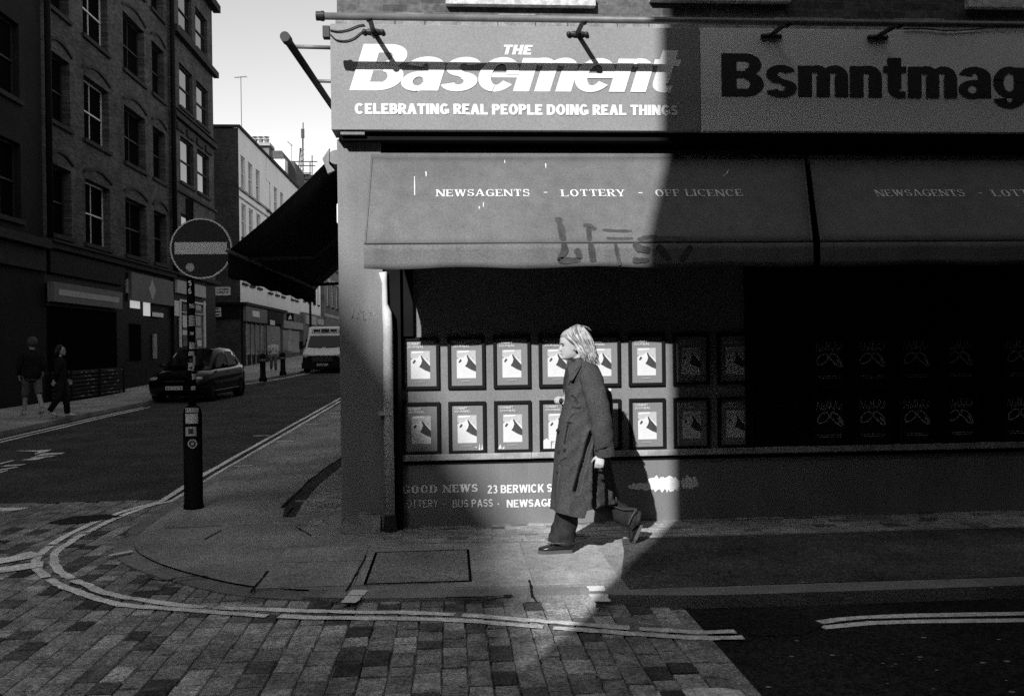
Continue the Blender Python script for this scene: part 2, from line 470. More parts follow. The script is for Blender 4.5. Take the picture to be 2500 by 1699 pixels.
# strip of small setts against the wall
ss = MB()
y = 7.09
while y < 7.66:
    x = -0.62 + rng.random() * 0.08
    while x < 9:
        l = rng.uniform(0.12, 0.2)
        dark = rng.random() < 0.16
        ss.box(x + .006, x + l - .006, y + .006, y + .089, -0.05, 0.004 + rng.uniform(-.002, .004), rng.uniform(.35, .6) if dark else rng.uniform(.8, 1.1)); x += l
    y += 0.095
for y in [7.95 + 0.1 * k for k in range(18)]:                      # and a patch on the side pavement by the corner
    x = -0.98
    while x > -1.45 - 0.1 * math.sin(y * 5):
        l = rng.uniform(0.13, 0.2); ss.box(x - l + .006, x - .006, y + .006, y + .094, -0.05, 0.004 + rng.uniform(-.002, .003), rng.uniform(.7, 1.15)); x -= l
struct('wall_foot_setts', ss, M['slab'])

# inspection cover set flush in the slabs
cv = thing('inspection_cover', 'rectangular recessed inspection cover in the pavement below the shop corner', 'manhole cover', (-0.30, 6.25, 0.0))
c = MB(); c.box(-0.58, 0.10, 5.92, 6.80, -0.04, 0.0075); c.build('paved_tray', M['pave'], cv)
c = MB()
for a in ((-0.60, 0.12, 5.90, 5.918), (-0.60, 0.12, 6.802, 6.82), (-0.60, -0.582, 5.918, 6.802), (0.102, 0.12, 5.918, 6.802)):
    c.box(*a, -0.04, 0.0085)
c.build('frame', M['slab'], cv)

# cracks and repairs
def strip(pts, w, z, jag=0.0, tone=None, mb=None, gaps=(), r=rng):
    """a flat painted or worn strip following pts (x, y); z number or function"""
    mb = mb or MB(); pts = [Vector((p[0], p[1], 0)) for p in pts]
    L = [];
    for i, p in enumerate(pts):
        t = (pts[min(i + 1, len(pts) - 1)] - pts[max(i - 1, 0)]).normalized(); nn = Vector((-t.y, t.x, 0))
        zz = z(p.x, p.y) if callable(z) else z
        a = p + nn * (w / 2 + r.uniform(-jag, jag)); b = p - nn * (w / 2 + r.uniform(-jag, jag))
        L.append(((a.x, a.y, zz), (b.x, b.y, zz)))
    for i in range(len(L) - 1):
        if i in gaps: continue
        mb.add([L[i][0], L[i][1], L[i + 1][1], L[i + 1][0]], [(0, 1, 2, 3)], tone)
    return mb
cr = MB()
def gp(*pp, z=0.0): return [tuple(G(a, b, z))[:2] for a, b in pp]
for pts, w in ((gp((655, 1396), (640, 1415), (611, 1449)), .018), (gp((425, 1414), (470, 1409), (508, 1408)), .02), (gp((362, 1415), (410, 1421), (425, 1414)), .035),
               (gp((400, 1290), (470, 1287), (540, 1284)), .014), (gp((500, 1318), (540, 1295)), .012), (gp((300, 1309), (312, 1302)), .02),
               (gp((722, 1287), (745, 1300), (760, 1308)), .012), (gp((845, 1445), (870, 1404), (894, 1357)), .014), (gp((1293, 1418), (1297, 1440), (1299, 1462)), .014),
               (gp((1090, 1461), (1180, 1459), (1250, 1455)), .022), (gp((1640, 1278), (1900, 1268), (2200, 1256), (2500, 1243)), .012),
               (gp((690, 1240), (750, 1180), (800, 1140), (838, 1118)), .035), (gp((700, 1262), (716, 1240), (702, 1255)), .02)):
    strip(catmull([(a, b, 0) for a, b in pts], 5) if len(pts) > 2 else pts, w, 0.0085, w * .3, mb=cr)
tag(cr.build('pavement_cracks', M['dirt']), kind='structure')
pt = MB()
pt.poly([tuple(G(a, b, 0.0)[:2]) + (0.006,) for a, b in ((700, 1222), (760, 1170), (838, 1112), (838, 1135), (775, 1185), (735, 1235), (720, 1262), (690, 1262))])
tag(pt.build('pavement_patch', M['asphalt']), kind='structure')
pt = MB()
pt.poly([tuple(G(a, b, -0.03)[:2]) + (-0.020,) for a, b in ((115, 1278), (180, 1262), (260, 1257), (300, 1262), (230, 1275), (150, 1282))])
pt.poly([tuple(G(a, b, -0.09)[:2]) + (ZR + .004,) for a, b in ((1800, 1525), (1850, 1512), (1960, 1510), (2010, 1530), (1960, 1552), (1840, 1556))])
tag(pt.build('road_patch', M['asphalt_dark']), kind='structure')

# painted markings
def zm(x, y):
    if y > 9.69: return zr(y) + 0.003
    return zt(x) + 0.006
ln = MB()
def z6(a): return [tuple(G(px / 3.671, 1050 + py / 3.671, -0.03)[:2]) for px, py in a]
def sp(a, z=-0.035): return [tuple(G(px, py, z)[:2]) for px, py in a]
A = z6([(1450, 640), (1200, 705), (1000, 770), (850, 830), (740, 880), (560, 970), (470, 1030), (400, 1085), (345, 1135), (325, 1180), (335, 1245), (385, 1300), (440, 1340), (560, 1405), (680, 1450), (850, 1510), (1000, 1550), (1100, 1575)])
A += sp([(443, 1498), (558, 1507), (708, 1516), (899, 1520), (1048, 1522), (1183, 1528), (1351, 1535), (1451, 1538), (1560, 1542), (1700, 1545), (1815, 1543)], -0.05)
B = z6([(1540, 640), (1350, 680), (1100, 770), (960, 830), (820, 900), (700, 960), (600, 1030), (510, 1090), (482, 1160), (505, 1230), (560, 1290), (640, 1335), (700, 1368), (780, 1390), (900, 1450), (1100, 1500), (1300, 1530), (1540, 1570)])
B += sp([(549, 1494), (708, 1500), (899, 1505), (1000, 1506), (1200, 1515), (1418, 1523), (1560, 1528), (1700, 1531), (1795, 1529)], -0.05)
def fine(pts, d=0.16):
    c = catmull([(p[0], p[1], 0) for p in pts], 12); out = [c[0]]
    for p in c:
        if (p - out[-1]).length > d: out.append(p)
    return [(p.x, p.y) for p in out]
for line in (A, B):
    f = fine(line, 0.045); rg = random.Random(5 if line is A else 9)
    gaps = set()
    i = 0
    while i < len(f):
        i += rg.randint(14, 40); gaps.add(i)
    gaps = {g_ for g_ in gaps if f[min(g_, len(f) - 1)][1] < 8.6}
    strip(f, 0.066, zm, 0.007, mb=ln, gaps=gaps, r=rg)
# straight run up the side street
for k, (bot, top) in enumerate((((498, 1158), (838, 968)), ((502, 1174), (840, 974)))):
    a = G(*bot, -0.03); b = G(*top, -0.03)
    pts = [(a.x + (b.x - a.x) * t, a.y + (b.y - a.y) * t) for t in [q / 24 for q in range(25)]]
    j = z6([(1450, 640)] if k == 0 else [(1540, 640)])[0]
    strip([j] + pts + [(b.x - .1, 60)], 0.075, zm, 0.008, mb=ln)
# double line on the right
for pts in ([(2000, 1520), (2040, 1513), (2117, 1507), (2250, 1503), (2400, 1500), (2600, 1496)], [(2007, 1533), (2050, 1528), (2117, 1522), (2250, 1518), (2400, 1516), (2600, 1512)]):
    strip(fine(sp(pts, ZR), 0.15), 0.065, ZR + .004, 0.006, mb=ln)
# double line by the far left kerb
for d in (0.28, 0.48):
    strip([(lk(y) + d, y) for y in (12, 15, 18, 20, 22, 24, 25.5)], 0.07, lambda x, y: zr(y) + .003, 0.006, mb=ln)
    strip([(lk(y) + d, y) for y in (31.5, 33, 35.5, 39.5, 44, 60)], 0.07, lambda x, y: zr(y) + .003, 0.006, mb=ln)
# give way bars
strip(fine(sp([(-60, 1378), (30, 1367), (85, 1353), (108, 1352)], -.03), .07), 0.2, lambda x, y: -0.0185, 0.012, mb=ln)
strip(fine(sp([(-60, 1402), (20, 1392), (80, 1383), (118, 1379)], -.03), .07), 0.2, lambda x, y: -0.0180, 0.012, mb=ln)
ln.poly([tuple(G(a, b, -.03)[:2]) + (-.022,) for a, b in ((-40, 1241), (72, 1240), (45, 1247), (-40, 1251))])
ln.poly([tuple(G(a, b, ZR)[:2]) + (zt(1.2) + .007,) for a, b in ((1570, 1699), (1640, 1694), (1700, 1689), (1760, 1688), (1806, 1694), (1830, 1720), (1560, 1725))])
# letters painted on the side street for traffic coming the other way
for poly in (((35, 1101), (90, 1100), (126, 1098), (115, 1103), (82, 1110), (95, 1103)), ((82, 1115), (105, 1107), (160, 1105), (150, 1109), (110, 1112)), ((78, 1117), (140, 1112), (125, 1116), (75, 1119)),
             ((50, 1124), (95, 1117), (110, 1118), (90, 1123)), ((0, 1134), (0, 1131), (30, 1124), (36, 1125)), ((0, 1140), (15, 1136), (66, 1133), (50, 1137)), ((0, 1146), (40, 1140), (45, 1141), (0, 1149)), ((0, 1152), (18, 1148), (20, 1149), (0, 1155))):
    ln.poly([tuple(G(a, b, -.03)[:2]) + (-.024,) for a, b in poly])
tag(ln.build('road_markings', M['line']), kind='structure')
# loading ticks on the kerb
tk = MB()
def tick(a, b, w, z=0.0065):
    a = G(*a, 0); b = G(*b, 0)
    strip([(a.x + (b.x - a.x) * t, a.y + (b.y - a.y) * t) for t in (0, .25, .5, .75, 1)], w, z, 0.008, mb=tk)
tick((850, 1473), (866, 1456), 0.10); tick((868, 1455), (879, 1442), 0.105, .0075); tick((1466, 1470), (1461, 1452), 0.115); tick((1459, 1445), (1455, 1432), 0.115)
tick((266, 1357), (323, 1346), 0.05); tick((570, 1139), (617, 1137), 0.07); tick((675, 1079), (716, 1077), .09); tick((745, 1037), (779, 1036), .1); tick((790, 1011), (828, 1009), .11); tick((618, 1061), (660, 1060), .07, -.02)
tag(tk.build('kerb_ticks', M['white']), kind='structure')

fl = MB(); rgf = random.Random(77)
for k in range(75):
    px, py = rgf.uniform(1500, 2500), rgf.choice([rgf.uniform(1300, 1440), rgf.uniform(1540, 1690)])
    p = G(px, py, 0 if py < 1450 else ZR); z = .0065 if py < 1450 else ZR + .004
    if p.x < 1.5 and py > 1450: continue
    r = rgf.uniform(.004, .012); a0 = rgf.uniform(0, 6)
    fl.poly([(p.x + 1.6 * r * math.cos(a0 + q), p.y + r * math.sin(a0 + q), z) for q in (0, 1.1, 2.3, 3.4, 4.9)])
tag(fl.build('pale_litter_flecks', M['trim_pale'], recalc=False), kind='stuff')
# far pavement on the left with its kerb
lp = MB()
rows = []
for y in [9, 12, 15, 18, 20, 22, 24, 26, 28, 30, 32, 34, 35.5, 37.5, 39.5, 41.5, 44, 48, 52, 60, 75, 100, 140]:
    k = lk(y); z = zr(y)
    rows.append([(k, y, z - .05), (k, y, z + 0.095), (k - 0.16, y, z + 0.10), (k - 0.165, y, z + 0.10), (-11.82, y, z + 0.125)])
lp.loft(rows, False, False, closed=False)
struct('far_pavement', lp, M['pave'])
# ------------------------------------------------------------------ lettering drawn as outlines (cap height = 1)
def rect_(x0, y0, x1, y1): return [(x0, y0), (x1, y0), (x1, y1), (x0, y1)]
def dia(x0, y0, x1, y1, w):           # diagonal cut level at both ends, w measured level, x = centre
    return [(x0 - w / 2, y0), (x0 + w / 2, y0), (x1 + w / 2, y1), (x1 - w / 2, y1)]
def ring(cx, cy, rx, ry, a0, a1, wv, wh, n=None):
    """sector of an oval ring as a list of quads"""
    n = n or max(4, int(abs(a1 - a0) / 12)); out = []
    p = lambda a, k: (cx + (rx - k * wv) * math.cos(R_(a)), cy + (ry - k * wh) * math.sin(R_(a)))
    for i in range(n):
        a = a0 + (a1 - a0) * i / n; b = a0 + (a1 - a0) * (i + 1) / n
        out.append([p(a, 0), p(b, 0), p(b, 1), p(a, 1)])
    return out
def cap_glyph(ch, S, T, serif=0.0):
    """returns width, polygons. S stem, T thin stroke, serif = serif thickness"""
    p = []; w = 0.62; sv = []         # sv: (x, y, half width) serif spots
    def stem(x, y0=0, y1=1, both=True):
        p.append(rect_(x, y0, x + S, y1))
        if serif and both: sv.extend([(x + S / 2, 0, S / 2 + .13), (x + S / 2, 1, S / 2 + .13)])
    def bar(x0, x1, y, t=T): p.append(rect_(x0, y, x1, y + t))
    def term(x, y0, y1):
        if serif: p.append(rect_(x - serif * .9, y0, x, y1))
    if ch in 'EFL':
        w = .64 if ch != 'F' else .6; stem(0)
        if ch != 'L': bar(S, w - .03, 1 - T); bar(S, w - .12, .5 - T / 2); term(w - .03, .72, 1)
        if ch != 'F': bar(S, w, 0); term(w, 0, .28)
    elif ch == 'T':
        w = .7; stem(w / 2 - S / 2); bar(0, w, 1 - T)
        if serif: term(serif * .9, .72, 1); term(w, .72, 1); sv.pop()
    elif ch == 'I': w = S; stem(0)
    elif ch == 'H': w = .74; stem(0); stem(w - S); bar(S, w - S, .5 - T / 2)
    elif ch == 'N':
        w = .78; th = S if not serif else S * .55
        p.append(rect_(0, 0, th, 1)); p.append(rect_(w - th, 0, w, 1)); p.append(dia(w - th * .5 - (S - th) * .5, 0, th * .5, 1, S * 1.2))
        if serif: sv += [(th / 2, 0, th / 2 + .13), (w - th / 2, 1, th / 2 + .13), (0, 1, .1)]
    elif ch == 'M':
        w = .9; p.append(rect_(0, 0, S, 1)); p.append(rect_(w - S, 0, w, 1)); p.append(dia(w / 2, 0, S / 2, 1, S)); p.append(dia(w / 2, 0, w - S / 2, 1, S))
    elif ch in 'OCGQ':
        w = .8; r0, r1 = (0, 360) if ch in 'OQ' else (42, 318)
        p += ring(w / 2, .5, w / 2, .52, r0, r1, S, T)
        if ch == 'G': p.append(rect_(w - S, .08, w, .5)); bar(w * .5, w - S, .5 - T)
        if ch in 'CG' and serif: p.append(rect_(w - .06 - serif, .68, w - .05, .98))
    elif ch == 'D':
        w = .76; stem(0); bar(S, .36, 0); bar(S, .36, 1 - T); p += ring(.36, .5, w - .36, .5, -90, 90, S, T)
    elif ch in 'BPR':
        w = .68; stem(0); lo = .5 - T / 2
        bar(S, .4, 1 - T); bar(S, .4, lo); ry = (1 - lo) / 2
        p += ring(.38, lo + ry, w - .38 - (.02 if ch == 'B' else 0), ry, -90, 90, S, T)
        if ch == 'B': bar(S, .4, 0); p += ring(.38, (lo + T) / 2, w - .36, (lo + T) / 2, -90, 90, S, T)
        if ch == 'R':
            p.append(dia(w - .06, 0, w * .52, lo + .02, S * 1.1)); w += .02
            if serif: sv.append((w - .06, 0, S / 2 + .1))
    elif ch == 'S':
        w = .62; ry = (1 + T) / 4 + .005; k = S * .8
        p += ring(w / 2, 1 - ry, w / 2, ry, 25, 270, k, T * 1.15); p += ring(w / 2, ry, w / 2, ry, 90, -155, k, T * 1.15)
        if serif: p.append(rect_(w - .09, .7, w - .03, 1)); p.append(rect_(.0, 0, .06, .3))
    elif ch == 'U':
        w = .72; p.append(rect_(0, .35, S, 1)); p.append(rect_(w - S, .35, w, 1)); p += ring(w / 2, .35, w / 2, .37, 180, 360, S, T)
    elif ch == 'J':
        w = .5; p.append(rect_(w - S, .3, w, 1)); p += ring(w / 2, .3, w / 2, .32, 180, 360, S, T)
    elif ch == 'A':
        w = .8; a = S * .55 if serif else S
        p.append(dia(a / 2, 0, w / 2 - (S - a) * .2, 1, a * 1.05)); p.append(dia(w - S / 2, 0, w / 2 + (S - a) * .1, 1, S * 1.05)); bar(w * .24, w * .76, .24)
        if serif: sv += [(a / 2, 0, a / 2 + .11), (w - S / 2, 0, S / 2 + .11)]
    elif ch == 'V':
        w = .78; p.append(dia(w / 2, 0, S / 2, 1, S)); p.append(dia(w / 2, 0, w - S / 2, 1, S * (.6 if serif else 1)))
    elif ch == 'W':
        w = 1.06; a = S * .55 if serif else S * .95
        p.append(dia(.29, 0, S / 2, 1, S)); p.append(dia(.29, 0, w / 2, 1, a)); p.append(dia(w - .29, 0, w / 2, 1, S)); p.append(dia(w - .29, 0, w - a / 2, 1, a))
        if serif: sv += [(S / 2, 1, S / 2 + .1), (w / 2, 1, S / 2 + .06), (w - a / 2, 1, a / 2 + .1)]
    elif ch == 'K':
        w = .74; stem(0); p.append(dia(S * .8, .32, w - S * .55, 1, S * 1.1)); p.append(dia(w - S * .5, 0, S + .1, .58, S * 1.15))
    elif ch == 'Y':
        w = .74; p.append(rect_(w / 2 - S / 2, 0, w / 2 + S / 2, .45)); a = S * .55 if serif else S
        p.append(dia(w / 2, .4, S / 2, 1, S)); p.append(dia(w / 2 + (S - a) / 2, .4, w - a / 2, 1, a))
        if serif: sv += [(w / 2, 0, S / 2 + .12), (S / 2, 1, S / 2 + .1), (w - a / 2, 1, a / 2 + .1)]
    elif ch == 'X': w = .74; p.append(dia(S / 2, 0, w - S / 2, 1, S)); p.append(dia(w - S / 2, 0, S / 2, 1, S))
    elif ch == '1': w = .36; p.append(rect_(w - S, 0, w, 1)); p.append(dia(.05, .72, w - S / 2, .95, S))
    elif ch == '2':
        w = .58; p += ring(w / 2, .72, w / 2, .29, 165, -20, S, T); p.append(dia(S * .55, T * .8, w - S * .62, .66, S * 1.1)); bar(0, w, 0)
    elif ch == '3':
        w = .58; p += ring(w / 2 - .02, .735, w / 2 - .02, .275, 150, -95, S, T); p += ring(w / 2, .28, w / 2, .29, 95, -150, S, T)
    elif ch == '6':
        w = .58; p += ring(w / 2, .33, w / 2, .34, 0, 360, S, T); p += ring(w / 2 + .06, .5, w / 2 + .06, .51, 65, 190, S, T)
    elif ch == '7': w = .56; bar(0, w, 1 - T); p.append(dia(.2, 0, w - S / 2, 1 - T, S))
    elif ch == '0': w = .58; p += ring(w / 2, .5, w / 2, .51, 0, 360, S, T)
    elif ch == '-': w = .36; bar(0, w, .36, T * 1.4)
    elif ch == '*': w = .2; p += [[(w / 2 + w / 2 * math.cos(R_(30 * k)), .42 + w / 2 * math.sin(R_(30 * k))) for k in range(12)]]
    elif ch == "'": w = .12; p.append(rect_(0, .7, .12, 1))
    elif ch == '/': w = .4; p.append(dia(.05, 0, .35, 1, S))
    else: w = .28
    if serif:
        for x, y, h in sv: p.append(rect_(x - h, 0 if y == 0 else 1 - serif, x + h, serif if y == 0 else 1))
    return w, p
def fat_glyph(ch):
    """heavy grotesque: B a s e m n t g"""
    S, xh = .285, .73; p = []; w = .7
    if ch == 'B':
        w = .86; p.append(rect_(0, 0, .31, 1)); p.append(rect_(.3, 0, .5, .185)); p.append(rect_(.3, .815, .5, 1)); p.append(rect_(.3, .43, .56, .595))
        p += ring(.48, .735, .335, .265, -90, 90, .25, .175); p += ring(.48, .29, .38, .29, -90, 90, .275, .175)
    elif ch == 'a':
        w = .70; p.append(rect_(w - S, 0, w - .01, .5)); p += ring(w / 2 - .005, xh - .245, w / 2 - .005, .255, 0, 165, S, .155)
        p += ring(.29, .205, .29, .217, 0, 360, .2, .12); p.append(rect_(.33, .315, .5, .43))
    elif ch == 's':
        w = .64; ry = .212; T = .15
        p += ring(w / 2, xh - ry + .01, w / 2 - .015, ry, 18, 262, .235, T); p += ring(w / 2, ry - .012, w / 2, ry, -162, 82, .24, T)
        p.append([(.06, xh * .585), (w * .5, xh * .40), (w - .06, xh * .40), (w * .5, xh * .60)])
    elif ch == 'e':
        w = .70; p += ring(w / 2, xh / 2, w / 2, xh / 2 + .012, 0, 325, .225, .15); p.append(rect_(.2, .30, w - .004, .405))
    elif ch in 'mn':
        k = 1 if ch == 'n' else 2; leg = S - .005; st = .385 if ch == 'n' else .375
        p.append(rect_(0, 0, S, xh))
        for q in range(k):
            x0 = q * st; x1 = x0 + st + leg; c = (x0 + x1) / 2 + .05; rx = x1 - c
            p.append(rect_(x1 - leg, 0, x1, xh - .25)); p += ring(c, xh - .25, rx, .262, 0, 140, min(leg, rx - .02), .17)
            p.append(rect_(x0 + S * .6, xh - .33, x0 + S, xh - .05))
        w = k * st + leg
    elif ch == 't':
        w = .48; p.append(rect_(.09, .2, .09 + S, .93)); p.append(rect_(0, xh - .15, w, xh)); p += ring(.34, .215, .25, .222, 180, 282, S - .05, .155); p.append(rect_(.34, -.004, w - .02, .145))
    elif ch == 'g':
        w = .70; p += ring(.345, xh / 2 + .015, .345, xh / 2 + .005, 0, 360, .225, .15); p.append(rect_(w - S + .02, .05, w, xh))
        p += ring(w / 2 - .005, .03, w / 2 - .005, .27, 190, 362, .28, .14)
    return w, p
def lay_text(txt, kind='cap', S=.2, T=.17, serif=0.0, gap=.11, space=.34, slant=0.0):
    """polygons of a line of text with baseline 0, cap height 1; returns width, polys"""
    x = 0; out = []
    for ch in txt:
        if ch == ' ': x += space; continue
        w, ps = fat_glyph(ch) if kind == 'fat' else cap_glyph(ch, S, T, serif)
        for q in ps: out.append([(a + x + slant * b, b) for a, b in q])
        x += w + gap
    return x - gap, out
def text_mesh(txt, o, u, up, n, width=None, height=1.0, mb=None, **kw):
    """text as raised vinyl: o baseline start, u/up unit directions, n outward; width fixes the set width"""
    mb = mb or MB(); W, polys = lay_text(txt, **kw)
    sx = (width / W) if width else height
    o, u, up, n = Vector(o), Vector(u), Vector(up), Vector(n)
    for i, q in enumerate(polys):
        off = n * (0.0022 + 0.00007 * (i % 71))
        pts = [o + u * (a * sx) + up * (b * height) + off for a, b in q]
        if (pts[1] - pts[0]).cross(pts[-1] - pts[0]).dot(n) < 0: pts = pts[::-1]
        mb.poly(pts)
    return mb
def draw_stroke(mb, pts, w, lift=0.003, n=Vector((0, -1, 0)), jag=0.1, rg=random.Random(1), taper=True):
    """brush stroke: a flat ribbon along 3D pts lying in a surface with normal n"""
    pts = [Vector(p) for p in pts]; m = len(pts); L = []
    for i, p in enumerate(pts):
        t = (pts[min(i + 1, m - 1)] - pts[max(i - 1, 0)]).normalized(); s = t.cross(n).normalized()
        k = w / 2 * (1 + rg.uniform(-jag, jag)) * ((0.6 if taper and i in (0, m - 1) else 1))
        L.append((p + s * k + n * lift, p - s * k + n * lift))
    for i in range(m - 1): mb.poly([L[i][0], L[i][1], L[i + 1][1], L[i + 1][0]])
    return mb
# ------------------------------------------------------------------ the corner shop
XC = -0.95                                   # side wall of the corner building
WY = 7.75                                    # plane of the shop front
YF = Vector((0, -1, 0)); UX = Vector((1, 0, 0)); UZ = Vector((0, 0, 1))
shop = thing('corner_shop_building', 'brick corner building with a painted newsagent shop front below', 'building', (XC, WY, 0))
# upper brick wall with openings for the three windows seen at the top edge
ZS = 4.36
wins = [(0.135, 1.17, 4.66), (1.94, 2.93, 4.72), (4.86, 5.85, 4.70), (7.6, 8.6, 4.70)]
w = MB()
xs = [XC] + [v for a in wins for v in a[:2]] + [12.0]
for i, (a, b) in enumerate(zip(xs, xs[1:])):
    if i % 2 == 0: w.box(a, b, WY, WY + .35, ZS, 13.0)
    else:
        zb = wins[i // 2][2]
        w.box(a, b, WY, WY + .35, ZS, zb); w.box(a, b, WY, WY + .35, zb + 1.9, 7.9); w.box(a, b, WY, WY + .35, 9.7, 13.0)
w.box(XC, 12, WY + .02, WY + .35, 3.2, ZS)
w.build('upper_wall', M['brick_front'], shop)
w = MB(); w.box(XC, XC + .3, WY + .35, 24, 0, 13); w.box(11.7, 12, WY + .35, 24, 0, 13); w.box(XC, 12, 23.7, 24, 0, 13); w.build('side_wall', M['brick_far'], shop)
w = MB(); w.box(XC - .05, 12.05, WY - .05, 24.05, 13.0, 13.25); w.build('roof', M['slate'], shop)
for i, (a, b, zb) in enumerate(wins):
    f = MB()
    for q in ((a, a + .07, zb, zb + 1.9), (b - .07, b, zb, zb + 1.9), (a + .07, b - .07, zb, zb + .08), (a + .07, b - .07, zb + 1.82, zb + 1.9), (a + .07, b - .07, zb + .92, zb + .97)):
        f.box(q[0], q[1], WY + .1, WY + .16, q[2], q[3])
    fo = f.build('window', M['peel' if i == 0 else 'sash'], shop)
    p = MB(); p.box(a + .07, b - .07, WY + .125, WY + .135, zb + .08, zb + 1.82); p.build('pane', M['glass'], fo)
    s = MB(); s.box(a - .14, b + .14, WY - .07, WY + .1, zb - .105, zb - .012); s.build('sill', M['peel'], fo)
    if i < 3:
        f = MB()
        for q in ((a, a + .07, 7.9, 9.7), (b - .07, b, 7.9, 9.7), (a + .07, b - .07, 7.9, 7.98), (a + .07, b - .07, 9.62, 9.7)): f.box(q[0], q[1], WY + .1, WY + .16, q[2], q[3])
        fo = f.build('window', M['sash'], shop); p = MB(); p.box(a + .07, b - .07, WY + .125, WY + .135, 7.98, 9.62); p.build('pane', M['glass'], fo)
# rough stone string course above the fascia
c = MB(); rg = random.Random(12)
x = XC
while x < 12:
    l = rg.uniform(.25, .8); e = rg.uniform(-.012, .012)
    c.box(x, min(x + l, 12) - .004, WY - .12 + e, WY, 4.335 + rg.uniform(-.006, .006), 4.44 + rg.uniform(-.02, .02)); x += l
c.build('string_course', M['stone'], shop, bevel=.008)
# corner pilaster and plinth
p = MB(); p.box(XC, -0.575, 7.62, 8.1, 0.0, 3.36); p.build('corner_pilaster', M['pilaster'], shop, bevel=.006)
p = MB(); p.prism([(XC - .005, 7.54, 0), (-.62, 7.54, 0), (-.615, 7.62, 0.15), (-.665, 7.6, .165), (XC + .055, 7.6, .165), (XC - .005, 7.57, .05)], (0, .055, 0)); p.build('plinth_stone', M['stone'], shop, bevel=.008)
# wall behind posters, black frame post, sill, stallriser
p = MB(); p.box(-.56, -.43, 7.64, WY + .02, 0, 3.3); p.build('black_post', M['black'], shop)
p = MB(); p.box(-.429, -.325, 7.69, WY - .001, 1.67, 3.3); p.build('added_shade_box', M['black'], shop)  # black box added to keep this strip of wall as dark as shade
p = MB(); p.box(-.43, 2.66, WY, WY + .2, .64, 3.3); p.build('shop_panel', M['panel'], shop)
p = MB(); p.box(2.66, 12, WY, WY + .2, .64, 3.3); p.build('shade_black_panel', M['black'], shop)  # same wall painted black to deepen the shade under the right awning
p = MB()
x = -.43
while x < 12:
    l = rg.uniform(.5, 1.2); p.box(x, min(12, x + l), WY - .055 + rg.uniform(-.003, .003), WY + .1, .585, .638); x += l
p.build('sill', M['sill'], shop, bevel=.006)
p = MB(); p.box(-.43, 12, WY - .012, WY + .1, .545, .583); p.build('sill_groove', M['black'], shop)
p = MB(); p.box(-.43, 12, WY - .006, WY + .2, 0, .545); p.build('stallriser', M['riser'], shop)
p = MB()
for x in (2.63, 4.45, 5.7): p.box(x, x + .06, WY - .05, WY, .64, 3.3)
p.build('mullion', M['sill_black'], shop)
# painted address on the stallriser
o = P(982, 1204, WY); e = P(1166, 1200, WY)
t = text_mesh('GOOD NEWS', (o.x, WY - .006, o.z), UX, UZ, YF, width=e.x - o.x, height=.068, S=.25, T=.12, serif=.11, gap=.2, space=.5)
o = P(1190, 1204, WY)
t = text_mesh('23 BERWICK STREET', (o.x, WY - .006, o.z), UX, UZ, YF, width=.845, height=.072, S=.2, T=.17, gap=.09, space=.3, mb=t)
o = P(980, 1239, WY); e = P(1070, 1238, WY)
t = text_mesh('LOTTERY', (o.x, WY - .006, o.z), UX, UZ, YF, width=e.x - o.x, height=.066, S=.13, T=.11, gap=.13, mb=t)
o = P(1105, 1238, WY); e = P(1203, 1237, WY)
t = text_mesh('BUS PASS', (o.x, WY - .006, o.z), UX, UZ, YF, width=e.x - o.x, height=.066, S=.17, T=.14, gap=.13, space=.4, mb=t)
o = P(1237, 1238, WY)
t = text_mesh('NEWSAGENTS', (o.x, WY - .006, o.z), UX, UZ, YF, width=.58, height=.067, S=.21, T=.17, gap=.09, mb=t)
for px in (1083, 1215):
    o = P(px, 1232, WY); t = text_mesh('*', (o.x, WY - .006, o.z - .02), UX, UZ, YF, height=.068, mb=t)
t.build('painted_address', M['white_paint'], shop, recalc=False)
# splash of white paint over the old lettering
sp_ = MB(); rg = random.Random(4)
def blot(pts, n=3):
    q = [P(a, b, WY) for a, b in pts]; d_ = .0085 + .0003 * len(sp_.f); q = [(v.x, WY - d_, v.z) for v in q]; sp_.poly(q)
def rough(x0, x1, y0, y1, n, seed):
    r = random.Random(seed); top = []; bot = []
    for k in range(n + 1):
        t = k / n; e = math.sin(math.pi * min(1, max(0, t))) ** .35
        top.append((x0 + (x1 - x0) * t, (y0 + y1) / 2 - (y1 - y0) / 2 * e * r.uniform(.55, 1.15))); bot.append((x0 + (x1 - x0) * t, (y0 + y1) / 2 + (y1 - y0) / 2 * e * r.uniform(.6, 1.1)))
    return top + bot[::-1]
for q_ in (rough(1577, 1660, 1160, 1201, 26, 2), rough(1662, 1705, 1160, 1196, 14, 5), rough(1532, 1605, 1177, 1197, 16, 9)): blot(q_)
for k in range(9): y_ = 1166 + 3.6 * k; x_ = 1640 + rg.uniform(-6, 10); blot([(x_, y_), (x_ + rg.uniform(10, 26), y_ + rg.uniform(-1, 2)), (x_ + 2, y_ + 2.6)])
sp_.build('white_paint_splash', M['white'], shop, recalc=False)
# scratched tag on the pilaster
sc = MB(); rg = random.Random(8)
def scr(pts): draw_stroke(sc, [Vector((v.x, 7.62, v.z)) for v in (P(a, b, 7.62) for a, b in pts)], .006, .002, rg=rg)
scr([(868, 735), (872, 730), (883, 729), (888, 733), (880, 739), (870, 739), (868, 735)])
for k in range(22):
    x = 862 + rg.random() * 58; y = 748 + rg.random() * 30
    scr([(x, y), (x + rg.uniform(-14, 14), y + rg.uniform(5, 22)), (x + rg.uniform(-12, 16), y + rg.uniform(-10, 20))])
scr([(902, 738), (904, 765), (898, 790)]); scr([(872, 757), (900, 762), (925, 772)])
sc.build('scratched_tag', M['trim_pale'], shop, recalc=False)
